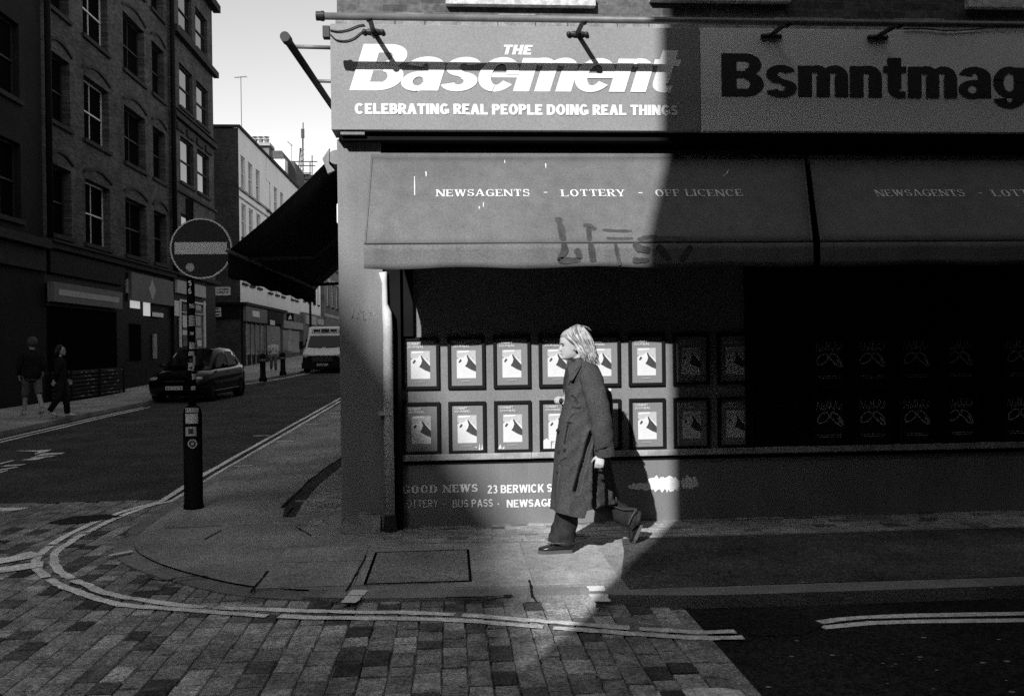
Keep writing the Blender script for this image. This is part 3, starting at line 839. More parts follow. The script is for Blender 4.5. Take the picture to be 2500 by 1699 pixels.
# little chips of white on the dark side
ch = MB()
for px, py in ((1745, 950), (1748, 958), (1918, 1098), (1920, 1108)):
    v = P(px, py, WY); ch.poly([(v.x - .008, WY - .004, v.z - .012), (v.x + .01, WY - .004, v.z - .006), (v.x + .004, WY - .004, v.z + .016)])
ch.build('paint_chips', M['white'], shop, recalc=False)

# down pipe with an offset near the top
dp = thing('drain_pipe', 'white painted drain pipe running down beside the corner pilaster', 'pipe', (-.55, 7.57, 0))
q = MB()
def pz(px, py): v = P(px, py, 7.57); return v
path = [pz(934, 664), pz(938, 690), pz(939, 742), pz(945, 765), pz(947, 800), pz(948, 1000), pz(953, 1262)]
path = [Vector((v.x, 7.57 + (0.04 if i < 3 else 0), v.z)) for i, v in enumerate(path)]
q.tube(path, [.034, .024, .026, .042, .043, .042, .041], 14); q.build('pipe_run', M['pipe'], dp, smooth=True)
q = MB()
for z in (1.0,): q.box(-.62, -.50, 7.525, 7.60, z, z + .03)
q.build('pipe_clip', M['pipe'], dp)
q = MB(); a = path[-1]; q.lathe((a.x, a.y, 0.0), [(.06, 0), (.055, .06), (.05, a.z + .02)], 12); q.build('pipe_shoe', M['metal_dark'], dp)

# fascia boards
SY = 7.45
zb_, zt_ = 3.40, 4.285
sg = thing('fascia_sign', 'grey fascia sign reading THE Basement with white letters above the corner shop', 'shop sign', (XC, SY, zb_))
b = MB(); b.box(-.972, 2.17, SY, SY + .3, zb_, zt_); b.build('board', M['sign_grey'], sg, bevel=.004)
a0 = P(853, 221, SY); a1 = P(1656, 221, SY)
tt = text_mesh('Basement', (a0.x, SY, a0.z), UX, UZ, YF, width=a1.x - a0.x - .06, height=.388, kind='fat', gap=-.012, slant=.26)
tt.build('large_lettering', M['white'], sg, recalc=False)
a0 = P(1225, 134, SY); a1 = P(1296, 134, SY)
text_mesh('THE', (a0.x, SY, a0.z), UX, UZ, YF, width=a1.x - a0.x, height=.083, S=.27, T=.22, gap=.07, slant=.2).build('small_lettering', M['white'], sg, recalc=False)
a0 = P(866, 279, SY); a1 = P(1655, 282, SY)
text_mesh('CELEBRATING REAL PEOPLE DOING REAL THINGS', (a0.x, SY, a0.z), UX, UZ, YF, width=a1.x - a0.x, height=.09, S=.27, T=.22, gap=.055, space=.3).build('strapline_lettering', M['white'], sg, recalc=False)
s2 = thing('fascia_sign', 'pale fascia sign with dark letters Bsmntmag above the right half of the shop', 'shop sign', (2.18, SY, zb_))
b = MB(); b.box(2.174, 8.6, SY + .004, SY + .3, zb_, zt_ + .005); b.build('board', M['sign_white'], s2, bevel=.004)
a0 = P(1762, 236, SY); a1 = P(2502, 238, SY)
tt = text_mesh('Bsmntmag', (a0.x, SY + .004, a0.z), UX, UZ, YF, width=(a1.x - a0.x) * 1.005, height=.372, kind='fat', gap=.03)
tt.build('large_lettering', M['dark_vinyl'], s2, recalc=False)
# recess behind and below the fascia
b = MB(); b.box(-.9, 8.6, SY + .06, SY + .3, zb_ - .07, zb_ - .002); b.build('fascia_soffit', M['black'], shop)
b = MB(); b.box(-.9, -.7, SY + .02, SY + .06, zb_ - .035, zb_ - .002); b.build('fascia_bracket', M['pilaster'], shop)

# strip light tube above the front sign, on arms
tz, ty = 4.205, 7.07
lt = thing('strip_light', 'long horizontal strip light tube held out above the front fascia signs', 'sign light', (-1.0, ty, tz))
q = MB(); q.tube([(-1.0, ty, tz), (9.0, ty, tz + .0)], .028, 14); q.build('tube', M['metal'], lt, smooth=True)
q = MB(); q.tube([(-1.03, ty, tz), (-.965, ty, tz)], .036, 14); q.tube([(-.99, ty, tz), (-.97, ty, tz)], .04, 14); q.build('end_cap', M['metal_dark'], lt, smooth=False)
for px in (905, 1420, 1908, 2176):
    x = P(px, 60, 7.2).x
    q = MB(); q.tube([(x, ty - .01, tz), (x + .0, SY - .005, tz + .02)], .021, 8); q.tube([(x, ty - .02, tz - .012), (x, ty + .02, tz - .012)], .03, 10); q.build('arm', M['metal_dark'], lt, smooth=True)
    q = MB(); q.ball((x, SY - .012, tz + .015), .05, 14, 8, (1.55, .35, .5)); q.ball((x - .075, SY - .012, tz + .012), .022, 8, 6); q.ball((x + .075, SY - .012, tz + .012), .022, 8, 6); q.build('wall_rose', M['metal_dark'], lt, smooth=True)
# cables on the face of the sign
cbm = MB()
def cab(pts, r=.0055): cbm.tube(catmull([Vector((v.x, SY - .012, v.z)) for v in (P(a, b, SY) for a, b in pts)], 6), r, 6)
cab([(806, 75), (825, 78), (850, 74), (875, 64), (890, 62)]); cab([(806, 85), (822, 99), (845, 101), (865, 94), (882, 81), (895, 79), (906, 85), (912, 92)])
cab([(2205, 72), (2255, 72), (2310, 77), (2370, 74), (2420, 70), (2500, 70)], .006)
tag(cbm.build('sign_cable', M['metal_dark'], smooth=True), 'thin black cables looping across the top of the fascia signs', 'cable')

# side strip light on the flank
sl_ = thing('strip_light', 'strip light tube slanting away along the flank left of the corner sign', 'sign light', (-1.35, 7.2, 4.1))
a = P(697, 92, 7.5); bq = P(812, 262, 10.2)
q = MB(); q.tube([a, bq], .034, 14); q.build('tube', M['metal_dark'], sl_, smooth=True)
d_ = (bq - a).normalized(); q = MB(); q.tube([a - d_ * .03, a + d_ * .09], .042, 14); q.build('end_cap', M['metal_dark'], sl_, smooth=False)
for (px, py), (qx, qy), t in (((724, 95), (800, 88), .1), ((770, 178), (808, 175), .55)):
    s_ = a + (bq - a) * t; e_ = Vector((-.96, s_.y + .02, s_.z + .0))
    q = MB(); q.tube([s_, e_], .018, 8); q.build('arm', M['metal'], sl_, smooth=True)
jb = MB(); jb.box(-1.035, -.974, SY + .0, SY + .07, 4.17, 4.27); tag(jb.build('junction_box', M['metal_dark'], bevel=.006), 'small dark electrical box on the top left corner of the grey sign', 'junction box')

# front awnings: canvas slope, hanging valance, roller box
AY0, AZ0, AY1 = 7.62, 3.20, 6.90
AZ1, AZ2 = P(1400, 592, AY1).z, P(1400, 649, AY1).z
def awning(x0, x1, x0b, x1b, label, words, has_text_from, x_text1):
    r = thing('awning', label, 'awning', ((x0 + x1) / 2, AY1, AZ1), 'canvas awnings over the shop front')
    rows = []
    for k in range(13):
        t = k / 12; y = AY0 + (AY1 - AY0) * t; z = AZ0 + (AZ1 - AZ0) * t
        rows.append([(x0 + (x0b - x0) * t + (x1 + (x1b - x1) * t - x0 - (x0b - x0) * t) * q / 24, y, z) for q in range(25)])
    c = MB(); c.loft(rows, False, False, closed=False); co = c.build('canvas', M['awning'], r, smooth=True)
    s = co.modifiers.new('thick', 'SOLIDIFY'); s.thickness = .006; s.offset = 0
    v = MB(); rows = []
    for k in range(5):
        t = k / 4
        rows.append([(x0b + (x1b - x0b) * q / 40, AY1 - .004 + .006 * math.sin(q * .9) * t, AZ1 - .012 - (AZ1 - AZ2 + .008 * math.sin(q * .55)) * t) for q in range(41)])
    v.loft(rows, False, False, closed=False); vo = v.build('valance', M['awning'], r, smooth=True)
    s = vo.modifiers.new('thick', 'SOLIDIFY'); s.thickness = .004; s.offset = 0
    fb = MB(); fb.tube([(x0b + .005, AY1 + .012, AZ1 - .012), (x1b - .005, AY1 + .012, AZ1 - .012)], .014, 8); fb.build('front_bar', M['metal_dark'], r, smooth=True)
    ed = MB(); ed.tube([(x0 + .012, AY0, AZ0 + .005), (x0b + .012, AY1, AZ1 + .006)], .007, 6); ed.tube([(x1 - .012, AY0, AZ0 + .005), (x1b - .012, AY1, AZ1 + .006)], .007, 6); ed.build('edge_piping', M['awning'], r)
    ro = MB(); ro.tube([(x0, AY0 + .035, AZ0 + .01), (x1, AY0 + .035, AZ0 + .01)], .045, 12); ro.build('roller', M['awning'], r, smooth=True)
    for xa in (x0 + .45, x1 - .5):
        ar = MB(); ar.tube([(xa, WY - .05, 2.9), (xa + .25, 7.35, 2.62), (xa + .02, AY1 + .03, AZ1)], .016, 6); ar.build('folding_arm', M['metal_dark'], r)
    up = (Vector((0, AY0, AZ0)) - Vector((0, AY1, AZ1))).normalized(); nn = Vector((0, up.z * -1, up.y)).normalized()
    t = MB()
    for wd, a0_, a1_ in words:
        o = PL(*a0_, (0, AY0, AZ0), nn); e = PL(*a1_, (0, AY0, AZ0), nn)
        text_mesh(wd, o + nn * .003, UX, up, nn, width=e.x - o.x, height=.088, S=.17, T=.07, serif=.055, gap=.2, space=.42, mb=t)
    t.build('lettering', M['canvas_text'], r, recalc=False)
    return r, up, nn
a1_, aup, an = awning(P(905, 362, AY0).x, P(1963, 362, AY0).x, P(888, 592, AY1).x, P(1985, 592, AY1).x, 'grey canvas awning over the posters, its left part in sun', [('NEWSAGENTS', (1066, 481), (1293, 480)), ('-', (1328, 478), (1337, 478)), ('LOTTERY', (1372, 481), (1526, 481)), ('-', (1560, 479), (1570, 479)), ('OFF LICENCE', (1602, 481), (1814, 481))], 0, 0)
a2_, _, _ = awning(P(1975, 362, AY0).x, 6.9, P(2002, 592, AY1).x, 6.89, 'dark shaded canvas awning at the right end of the shop front', [('NEWSAGENTS', (2142, 481), (2357, 481)), ('-', (2390, 479), (2400, 479)), ('LOTTERY', (2428, 481), (2582, 481)), ('-', (2612, 479), (2622, 479)), ('OFF LICENCE', (2660, 481), (2870, 481))], 0, 0)
# faded spray-painted letters across the lower edge of the first awning
gr = MB(); rg = random.Random(2)
def spray(pts, w, front):
    pl = [(1300 + a / 3.873, 480 + b / 3.873) for a, b in pts]
    q = [PL(*p, (0, AY1 - .006, AZ1), YF) if front else PL(*p, (0, AY0, AZ0 ), an) for p in pl]
    q = catmull(q, 5) if len(q) > 2 else [q[0] + (q[1] - q[0]) * (k / 5) for k in range(6)]
    draw_stroke(gr, q, w, .0075 if front else .0045, YF if front else an, .22, rg)
spray([(240, 200), (275, 320), (290, 425)], .055, False); spray([(295, 440), (300, 520), (240, 605)], .05, True); spray([(240, 600), (350, 605), (455, 600)], .05, True); spray([(450, 595), (430, 530), (405, 500)], .045, True)
spray([(480, 285), (530, 275), (600, 320)], .04, False); spray([(530, 290), (540, 425)], .04, False); spray([(548, 440), (560, 530), (575, 620)], .05, True)
spray([(660, 320), (800, 330), (940, 330)], .035, False); spray([(700, 398), (830, 402), (950, 400)], .03, False); spray([(782, 440), (800, 540), (825, 650)], .03, True)
spray([(1180, 380), (1060, 395), (1000, 420)], .05, False); spray([(960, 440), (1010, 490), (1110, 510)], .06, True); spray([(945, 595), (1010, 605), (1100, 600)], .04, True)
spray([(1200, 400), (1450, 405)], .06, False); spray([(1180, 460), (1300, 600)], .05, True); spray([(1500, 460), (1400, 600)], .05, True)
go = gr.build('sprayed_letters', M['spray'], a1_, recalc=False)
# pale drips and scratches on the canvas
dr = MB()
for px, py, l in ((1062, 375, 10), (1203, 376, 10), (1238, 372, 14), (1308, 368, 14), (1232, 392, 8), (1012, 432, 46), (1040, 420, 12), (1180, 495, 12), (1170, 505, 6), (1332, 400, 12)):
    q = [PL(px + .12 * k, py + k * l / 4, (0, AY0, AZ0), an) for k in range(5)]
    draw_stroke(dr, q, .008, .005, an, .4, rg)
q = [PL(px, py, (0, AY0, AZ0), an) for px, py in ((1764, 432), (1774, 425), (1779, 415))]; draw_stroke(dr, q, .008, .005, an, .3, rg)
dr.build('pale_scratches', M['canvas_text'], a1_, recalc=False)

# the side awning over the flank, seen end on from below
sa = thing('awning', 'black side awning projecting over the side street behind the no entry sign', 'awning', (-1.0, 8.0, 2.9))
RY = 8.0
rc = P(820, 385, RY); bar = P(557, 612, RY); FY = 13.1
q = MB(); rows = []
for k in range(9):
    t = k / 8
    p = rc + (bar - rc) * t + Vector((0, 0, .05 * (1 - t) - .03 * math.sin(math.pi * t)))
    rows.append([(p.x, RY + (FY - RY) * j / 8, p.z) for j in range(9)])
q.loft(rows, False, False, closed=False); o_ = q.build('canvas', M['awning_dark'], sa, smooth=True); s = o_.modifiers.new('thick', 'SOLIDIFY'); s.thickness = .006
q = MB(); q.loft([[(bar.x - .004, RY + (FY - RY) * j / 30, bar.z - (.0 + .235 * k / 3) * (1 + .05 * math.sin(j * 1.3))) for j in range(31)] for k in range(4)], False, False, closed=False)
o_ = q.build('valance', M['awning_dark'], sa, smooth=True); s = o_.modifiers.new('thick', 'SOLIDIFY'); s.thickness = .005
q = MB(); q.tube([(bar.x, RY, bar.z), (bar.x, FY, bar.z)], .022, 8); q.build('front_bar', M['metal'], sa, smooth=True)
q = MB(); q.tube([(rc.x, RY - .02, rc.z), (rc.x, FY, rc.z)], .064, 18); q.build('roller', M['metal'], sa, smooth=False)
q = MB(); e0 = P(770, 410, RY - .03); e1 = P(815, 425, RY - .03)
q.prism([P(787, 388, RY - .03), P(804, 362, RY - .03), P(803, 400, RY - .03), P(817, 416, RY - .03), P(800, 424, RY - .03)], (0, .05, 0)); q.build('end_bracket', M['metal'], sa)
for yy in (RY + .7, FY - .7):
    q = MB(); q.tube([(XC - .02, yy, 2.75), ((XC + bar.x) / 2 + .1, yy + .3, 2.5), (bar.x + .03, yy, bar.z)], .022, 6); q.build('folding_arm', M['metal_dark'], sa)
# alarm box on the flank
ab = thing('alarm_box', 'white alarm box on the flank wall between the pilaster and the side awning', 'alarm box', (-1.0, 8.2, 2.75))
v0 = P(821, 495, 8.1); v1 = P(838, 547, 8.1)
q = MB(); q.box(v0.x, XC - .001, 8.1, 8.36, v1.z, v0.z); q.build('case', M['white_paint'], ab, bevel=.02)
q = MB(); q.box(v0.x + .012, XC - .01, 8.09, 8.098, v1.z + .038, v1.z + .044); q.build('seam', M['metal_dark'], ab)

# ------------------------------------------------------------------ framed posters
PW, PH, PI = 0.327, 0.455, 0.026
pcols = []
c0 = P(800 + 912 / 2.2556, 900, WY).x; c5 = P(800 + 1655 / 2.2556, 900, WY).x
pitch = (c5 - c0) / 3
ztop2 = P(800 + 1015 / 2.2556, 600 + 853 / 2.2556, WY - .02).z
zbot1 = P(800 + 1015 / 2.2556, 600 + 782 / 2.2556, WY - .02).z
def make_poster(kind, label, group):
    r = thing('framed_poster', label, 'poster', (0, 0, 0), group)
    f = MB(); y0, y1 = -.028, 0.0
    for q in ((0, PI, 0, PH), (PW - PI, PW, 0, PH), (PI, PW - PI, 0, PI), (PI, PW - PI, PH - PI, PH)): f.box(q[0], q[1], y0, y1, q[2], q[3])
    fo = f.build('frame', M['black_gloss'], None); fo.parent = r
    def part(name, m, polys, lift):
        b = MB()
        for i, po in enumerate(polys): b.poly([(x * PW, -.010 - lift - i * 1e-4, z * PH) for x, z in po])
        o = b.build(name, M[m], None, recalc=False); o.parent = r; return o
    R4 = lambda a, b, c, d: [(a, b), (c, b), (c, d), (a, d)]
    if kind == 'a':
        part('paper', 'print_grey', [R4(.06, .05, .94, .95)], 0)
        part('picture', 'print_white', [R4(.245, .2, .755, .565), [(.245, .565), (.755, .565), (.755, .6), (.49, .655), (.42, .6), (.3, .59)]], .0010)
        part('picture_sky', 'print_pale', [R4(.245, .655, .755, .735), [(.245, .655), (.245, .6), (.3, .59), (.42, .6), (.49, .655)], [(.52, .655), (.755, .5), (.755, .655)]], .0012)
        part('dark_slope', 'print_dark', [[(.505, .64), (.535, .645), (.60, .575), (.755, .445), (.755, .325), (.63, .36), (.465, .43), (.52, .49), (.545, .55)], [(.285, .505), (.33, .495), (.385, .545), (.345, .575)], R4(.66, .58, .68, .59)], .0022)
        part('cloud', 'white', [[(.26, .70), (.30, .725), (.58, .725), (.59, .708), (.44, .698), (.27, .695)]], .0024)
        t = MB()
        for txt, x0, x1, z in (('SUMMIT', .155, .525, .85), ('JOURNAL', .155, .60, .79)):
            text_mesh(txt, (x0 * PW, -.012, z * PH), UX, UZ, YF, width=(x1 - x0) * PW, height=.048 * PH, S=.2, T=.17, gap=.1, mb=t)
        text_mesh('SUMMIT', (.36 * PW, -.012, .14 * PH), UX, UZ, YF, width=.27 * PW, height=.016 * PH, S=.2, T=.18, gap=.3, mb=t)
        o = t.build('print_lettering', M['print_text'], None, recalc=False); o.parent = r
    else:
        part('paper', 'print_black', [R4(.06, .05, .94, .95)], 0)
        t = MB()
        def st(pts, w): draw_stroke(t, catmull([(x * PW, -.0125, z * PH) for x, z in pts], 5), w, .0004, rg=random.Random(3), taper=False)
        for pts in ([(.2, .72), (.23, .9), (.32, .73), (.36, .91)], [(.38, .78), (.42, .82), (.45, .76), (.40, .73), (.38, .78)], [(.47, .74), (.51, .92), (.53, .76), (.57, .8)], [(.56, .74), (.60, .93), (.6, .74)],
                    [(.63, .77), (.68, .8), (.66, .74), (.71, .76)], [(.70, .72), (.74, .91), (.80, .87), (.74, .82), (.82, .73)], [(.83, .78), (.87, .8), (.85, .74), (.83, .78)], [(.91, .74), (.90, .9)], [(.87, .84), (.95, .84)]):
            st([(a - .06, b) for a, b in pts], .005)
        o = t.build('print_lettering', M['print_mid'], None, recalc=False); o.parent = r
        t = MB()
        st([(.16, .5), (.2, .6), (.34, .68), (.46, .66), (.48, .58), (.36, .5), (.22, .47), (.16, .5)], .012); st([(.52, .6), (.56, .68), (.68, .66), (.82, .56), (.88, .45), (.8, .42), (.66, .5), (.52, .6)], .013); st([(.46, .62), (.52, .62)], .01)
        st([(.75, .57), (.83, .5), (.86, .45)], .03)
        for z, x0, x1 in ((.235, .16, .88), (.195, .2, .82)):
            x = x0
            while x < x1: st([(x, z), (x + .03, z)], .007); x += .045
        o = t.build('picture', M['print_mid'], None, recalc=False); o.parent = r
    return r
colname = ['at the left end', 'second from the left', 'third from the left', 'partly behind the walking woman', 'behind the back of the walking woman', 'sixth and last in the sunlight']
rowname = ['upper', 'lower']
src = make_poster('a', 'x', 'framed mountain posters on the shop wall')
first = True
for c in range(8):
    for r_ in range(2):
        x = c0 + pitch * (c - 2); z = (zbot1 if r_ == 0 else ztop2 - PH)
        if c < 6:
            pos = {0: 'at the left end beside the black post', 1: 'second from the left', 2: 'third from the left', 3: 'just in front of the walking woman', 4: 'behind the walking woman', 5: 'last one in the sunlight'}[c]
            lab = 'black framed mountain poster, %s row, %s' % (rowname[r_], pos)
        else: lab = 'black framed mountain poster in shade, %s row, %s right of the sunlit patch' % (rowname[r_], 'first' if c == 6 else 'second')
        if first: o = src; o.location = (x, WY, z); o['label'] = lab; first = False
        else: o = dup(src, Vector((x, WY, z)) - Vector(src.location), lab)
for c_, polys in ((1, [[(.80, .06), (.83, .2), (.85, .06)], [(.87, .06), (.90, .19), (.92, .07)], [(.70, .12), (.76, .13), (.75, .10)]]), (2, [[(.10, .07), (.16, .17), (.2, .08)], [(.2, .07), (.27, .13), (.27, .07)]]), (3, [[(.09, .06), (.1, .22), (.2, .26), (.26, .2), (.24, .3), (.3, .28), (.3, .06)], [(.32, .06), (.34, .17), (.42, .2), (.44, .06)]])):
    po_ = [o for o in COL.objects if o.name.startswith('framed_poster') and abs(o.location.x - (c0 + pitch * (c_ - 2))) < .01 and o.location.z < ztop2 - PH + .01][0]
    b = MB()
    for i, pl_ in enumerate(polys): b.poly([(x * PW, -.0135 - i * 1e-4, z * PH) for x, z in pl_])
    o = b.build('torn_paper', M['print_white'], None, recalc=False); o.parent = po_
src = make_poster('b', 'x', 'framed spectacles posters in the dark right part of the shop front'); first = True
bx = [P(px, 1030, WY).x for px in (2024, 2129, 2236, 2342, 2488)]
bx += [bx[-1] + .385]
for c, x in enumerate(bx[:5]):
    for r_ in range(2):
        z = P(2030, 1090, WY).z if r_ == 1 else P(2030, 1090, WY).z + .53
        lab = 'dark poster with drawn spectacles, %s row, %s of its row' % (rowname[r_], ['first', 'second', 'third', 'fourth', 'fifth'][c])
        xx = x - PW / 2
        if first: o = src; o.location = (xx, WY, z); o['label'] = lab; first = False
        else: o = dup(src, Vector((xx, WY, z)) - Vector(src.location), lab)
# ------------------------------------------------------------------ the left side of the side street
FX = -11.8                                    # plane of the left facades
def facade(th, name, mat_, y0, y1, z0, z1, holes, depth=0.3, x=FX):
    """a wall in the plane x with rectangular holes (ya, yb, za, zb), facing +x"""
    ys = sorted({y0, y1, *[h[0] for h in holes], *[h[1] for h in holes]}); zs = sorted({z0, z1, *[h[2] for h in holes], *[h[3] for h in holes]})
    mb = MB()
    for ya, yb in zip(ys, ys[1:]):
        run = None
        for za, zb in zip(zs, zs[1:]):
            cy, cz = (ya + yb) / 2, (za + zb) / 2
            if any(h[0] < cy < h[1] and h[2] < cz < h[3] for h in holes):
                if run: mb.box(x - depth, x, ya, yb, *run); run = None
            else: run = (run[0], zb) if run else (za, zb)
        if run: mb.box(x - depth, x, ya, yb, *run)
    return mb.build(name, mat_, th)
def window(th, ya, yb, za, zb, frame='sash', glass='glass', bars=1, x=FX, tilt=0.0, sill=True, split=.5, rec=.17, fw=.06):
    f = MB(); xa, xb = x - rec - .05, x - rec
    f.box(xa, xb, ya, ya + fw, za, zb); f.box(xa, xb, yb - fw, yb, za, zb)
    f.box(xa, xb, ya + fw, yb - fw, za, za + fw); f.box(xa, xb, ya + fw, yb - fw, zb - fw, zb)
    zm_ = za + (zb - za) * split
    f.box(xa, xb + .02, ya + fw, yb - fw, zm_ - .025, zm_ + .025)
    for k in range(bars):
        yc = ya + (yb - ya) * (k + 1) / (bars + 1); f.box(xa + .01, xb - .005, yc - .015, yc + .015, za + fw, zm_ - .025); f.box(xa + .01, xb - .005, yc - .015, yc + .015, zm_ + .025, zb - fw)
    fo = f.build('window', M[frame], th)
    xg = xa + .018
    p = MB(); p.poly([(xg, ya + fw, za + fw), (xg, yb - fw, za + fw), (xg, yb - fw, zm_ - .025), (xg, ya + fw, zm_ - .025)])
    p.poly([(xg + tilt, ya + fw, zm_ + .025), (xg, yb - fw, zm_ + .025), (xg, yb - fw, zb - fw), (xg + tilt, ya + fw, zb - fw)])
    p.build('pane', M[glass], fo)
    if sill:
        s = MB(); s.box(x, x + .09, ya - .1, yb + .1, za - .13, za); s.build('sill', M['trim_dark'], fo)
    return fo
bk = thing('brick_building', 'tall sooty brick building with arched windows along the left side of the street', 'building', (FX, 32, 0.1))
bays = [(26.95, 28.5), (29.55, 31.65), (33.1, 35.35), (36.2, 37.75)]
rowz = [(5.1, 7.2), (8.5, 10.58), (11.9, 14.0), (15.3, 17.3)]
bays2 = [(39.4, 41.4), (42.0, 44.0)]
rowz2 = [(5.55, 7.55), (8.95, 10.95), (12.25, 14.15), (15.7, 17.6)]
holes = [(a, b, c, d) for a, b in bays for c, d in rowz]
facade(bk, 'main_wall', M['brick_left'], 26.55, 38.35, 4.75, 19.5, holes)
facade(bk, 'bay_wall', M['brick_left'], 38.36, 44.9, 4.75, 18.6, [(a, b, c, d) for a, b in bays2 for c, d in rowz2], x=FX + .12, depth=.42)
for a, b in bays:
    for i, (c, d) in enumerate(rowz):
        window(bk, a, b, c, d, frame='sash' if a == 29.55 else 'sash_dark', bars=1, rec=.24, glass='glass_dark')
        h = MB()      # segmental brick arch with a dark hood
        pts = [(a - .12 + (b - a + .24) * k / 10, d + .16 + .24 * math.sin(math.pi * k / 10)) for k in range(11)]
        for (p0, q0), (p1, q1) in zip(pts, pts[1:]): h.add([(FX, p0, q0), (FX, p1, q1), (FX, p1, q1 + .09), (FX, p0, q0 + .09), (FX + .06, p0, q0), (FX + .06, p1, q1), (FX + .06, p1, q1 + .09), (FX + .06, p0, q0 + .09)], [(4, 5, 6, 7), (0, 1, 5, 4), (3, 2, 6, 7), (0, 4, 7, 3), (1, 2, 6, 5)])
        h.build('arch_hood', M['trim_dark'], bk)
for a, b in bays2:
    for c, d in rowz2: window(bk, a, b, c, d, frame='sash_dark', bars=0, x=FX + .12, tilt=.0, rec=.13)
m = MB()
for z, e, t in ((11.55, .18, .2), (11.95, .1, .08), (15.15, .25, .28), (8.4, .12, .12), (18.45, .35, .35), (4.78, .2, .18)): m.box(FX + .121, FX + .12 + e, 38.37, 44.9 + e, z, z + t)
for k in range(4): m.box(FX + .121, FX + .2, 38.8 + k * 1.5, 39.9 + k * 1.5, 11.1, 11.4)
m.build('string_course', M['trim_dark'], bk)
for q in ((.22, 38.36, 4.62, 4.795), (.3, 44.9, 4.8, 4.86), (.15, 38.36, 19.5, 19.9)): m = MB(); m.box(FX + .001, FX + q[0], 26.5, *q[1:]); m.build('cornice', M['trim_dark'], bk)
m = MB(); m.box(-24, FX - .3, 26.55, 44.9, 0, 18.4); m.build('rear_block', M['brick_end'], bk)
m = MB(); m.box(-24, FX - .02, 26.5, 44.8, 18.62, 18.75); m.build('roof', M['slate'], bk)
for y, r in ((26.62, .09), (38.36, .1)):
    m = MB(); m.tube([(FX + .17, y, 4.9), (FX + .17, y, 19.4)], r, 10); m.build('drain_pipe', M['black'], bk, smooth=True)
# the shop fronts under it
def bx(th, name, m_, px0, py0, px1, py1, d0, d1, x=FX):
    """box on the facade between two photo points given on its plane, from d0 to d1 proud"""
    a = X(px0, py0, x + d1); b = X(px1, py1, x + d1); mb = MB()
    mb.box(x + d0, x + d1, min(a.y, b.y), max(a.y, b.y), min(a.z, b.z), max(a.z, b.z)); return mb.build(name, m_, th)
m = MB(); m.box(FX - .3, FX + .0, 26.55, 33.0, .05, 4.62); sh = m.build('shop_front', M['shop_dark'], bk); sh['label'] = 'black shop front with a long pale sign strip'
m = MB(); m.box(FX + .001, FX + .12, 26.7, 32.6, 3.9, 4.55); m.build('fascia', M['black'], sh)
a = X(133, 732, FX + .25); b = X(300, 768, FX + .25)
m = MB(); m.box(FX + .05, FX + .25, a.y, b.y, 3.04, 3.62); m.build('sign_box', M['fascia_grey'], sh)
m = MB(); m.box(FX + .251, FX + .26, a.y + .3, b.y - .35, 3.24, 3.42); m.build('sign_strip', M['fascia_pale'], sh)
m = MB(); m.box(FX + .001, FX + .03, a.y + .1, b.y, 1.0, 2.9); m.build('shop_window', M['glass_dark'], sh)
m = MB(); m.box(FX + .001, FX + .1, a.y, b.y + .1, 2.92, 3.0); m.build('blind_rail', M['trim_dark'], sh)
m = MB(); m.box(FX - .3, FX, 33.01, 38.2, .05, 4.62); sh2 = m.build('shop_front', M['shop_dark'], bk); sh2['label'] = 'shop front with a pale diamond on its grey fascia'
a = X(322, 730, FX + .15); b = X(424, 735, FX + .15)
m = MB(); m.box(FX + .01, FX + .15, a.y, b.y, 3.42, 4.45); m.build('fascia', M['fascia_grey'], sh2)
m = MB(); c_ = X(372, 705, FX + .152); m.prism([(FX + .151, c_.y - .4, 3.93), (FX + .151, c_.y, 3.5), (FX + .151, c_.y + .4, 3.93), (FX + .151, c_.y, 4.36)], (.006, 0, 0)); m.build('diamond', M['fascia_pale'], sh2)
bx(sh2, 'lit_window', M['interior'], 319, 728, 342, 754, .02, .05); bx(sh2, 'lit_door', M['interior'], 351, 732, 367, 772, .02, .05)
bx(sh2, 'door_sign', M['white'], 374, 762, 399, 775, .05, .09); bx(sh2, 'door_jamb', M['trim_pale'], 376, 815, 384, 875, .02, .08)
bx(sh2, 'shop_window', M['glass_dark'], 318, 790, 345, 880, .01, .03)
m = MB(); m.box(FX - .3, FX + .1, 38.3, 44.9, .1, 4.75); sh3 = m.build('shop_front', M['shop_dark'], bk); sh3['label'] = 'shop front with white framed windows full of notices'
x3 = FX + .1
bx(sh3, 'fascia', M['fascia_pale'], 433, 683, 503, 728, .01, .12, x3)
for px in (442, 470, 501): bx(sh3, 'window_frame', M['sash'], px - 2.5, 735, px + 2.5, 848, .01, .07, x3)
bx(sh3, 'window_rail', M['sash'], 440, 762, 503, 768, .02, .06, x3); bx(sh3, 'window_rail', M['sash'], 440, 735, 503, 741, .02, .06, x3)
bx(sh3, 'shop_window', M['glass'], 446, 742, 500, 845, .011, .016, x3)
for r in ((446, 770, 462, 800), (446, 806, 460, 818), (478, 744, 491, 758), (478, 772, 490, 795), (478, 800, 492, 826), (482, 830, 492, 846), (426, 733, 438, 772)): bx(sh3, 'notice', M['plate_white'] if r[0] != 478 else M['fascia_pale'], *r, .03, .04, x3)
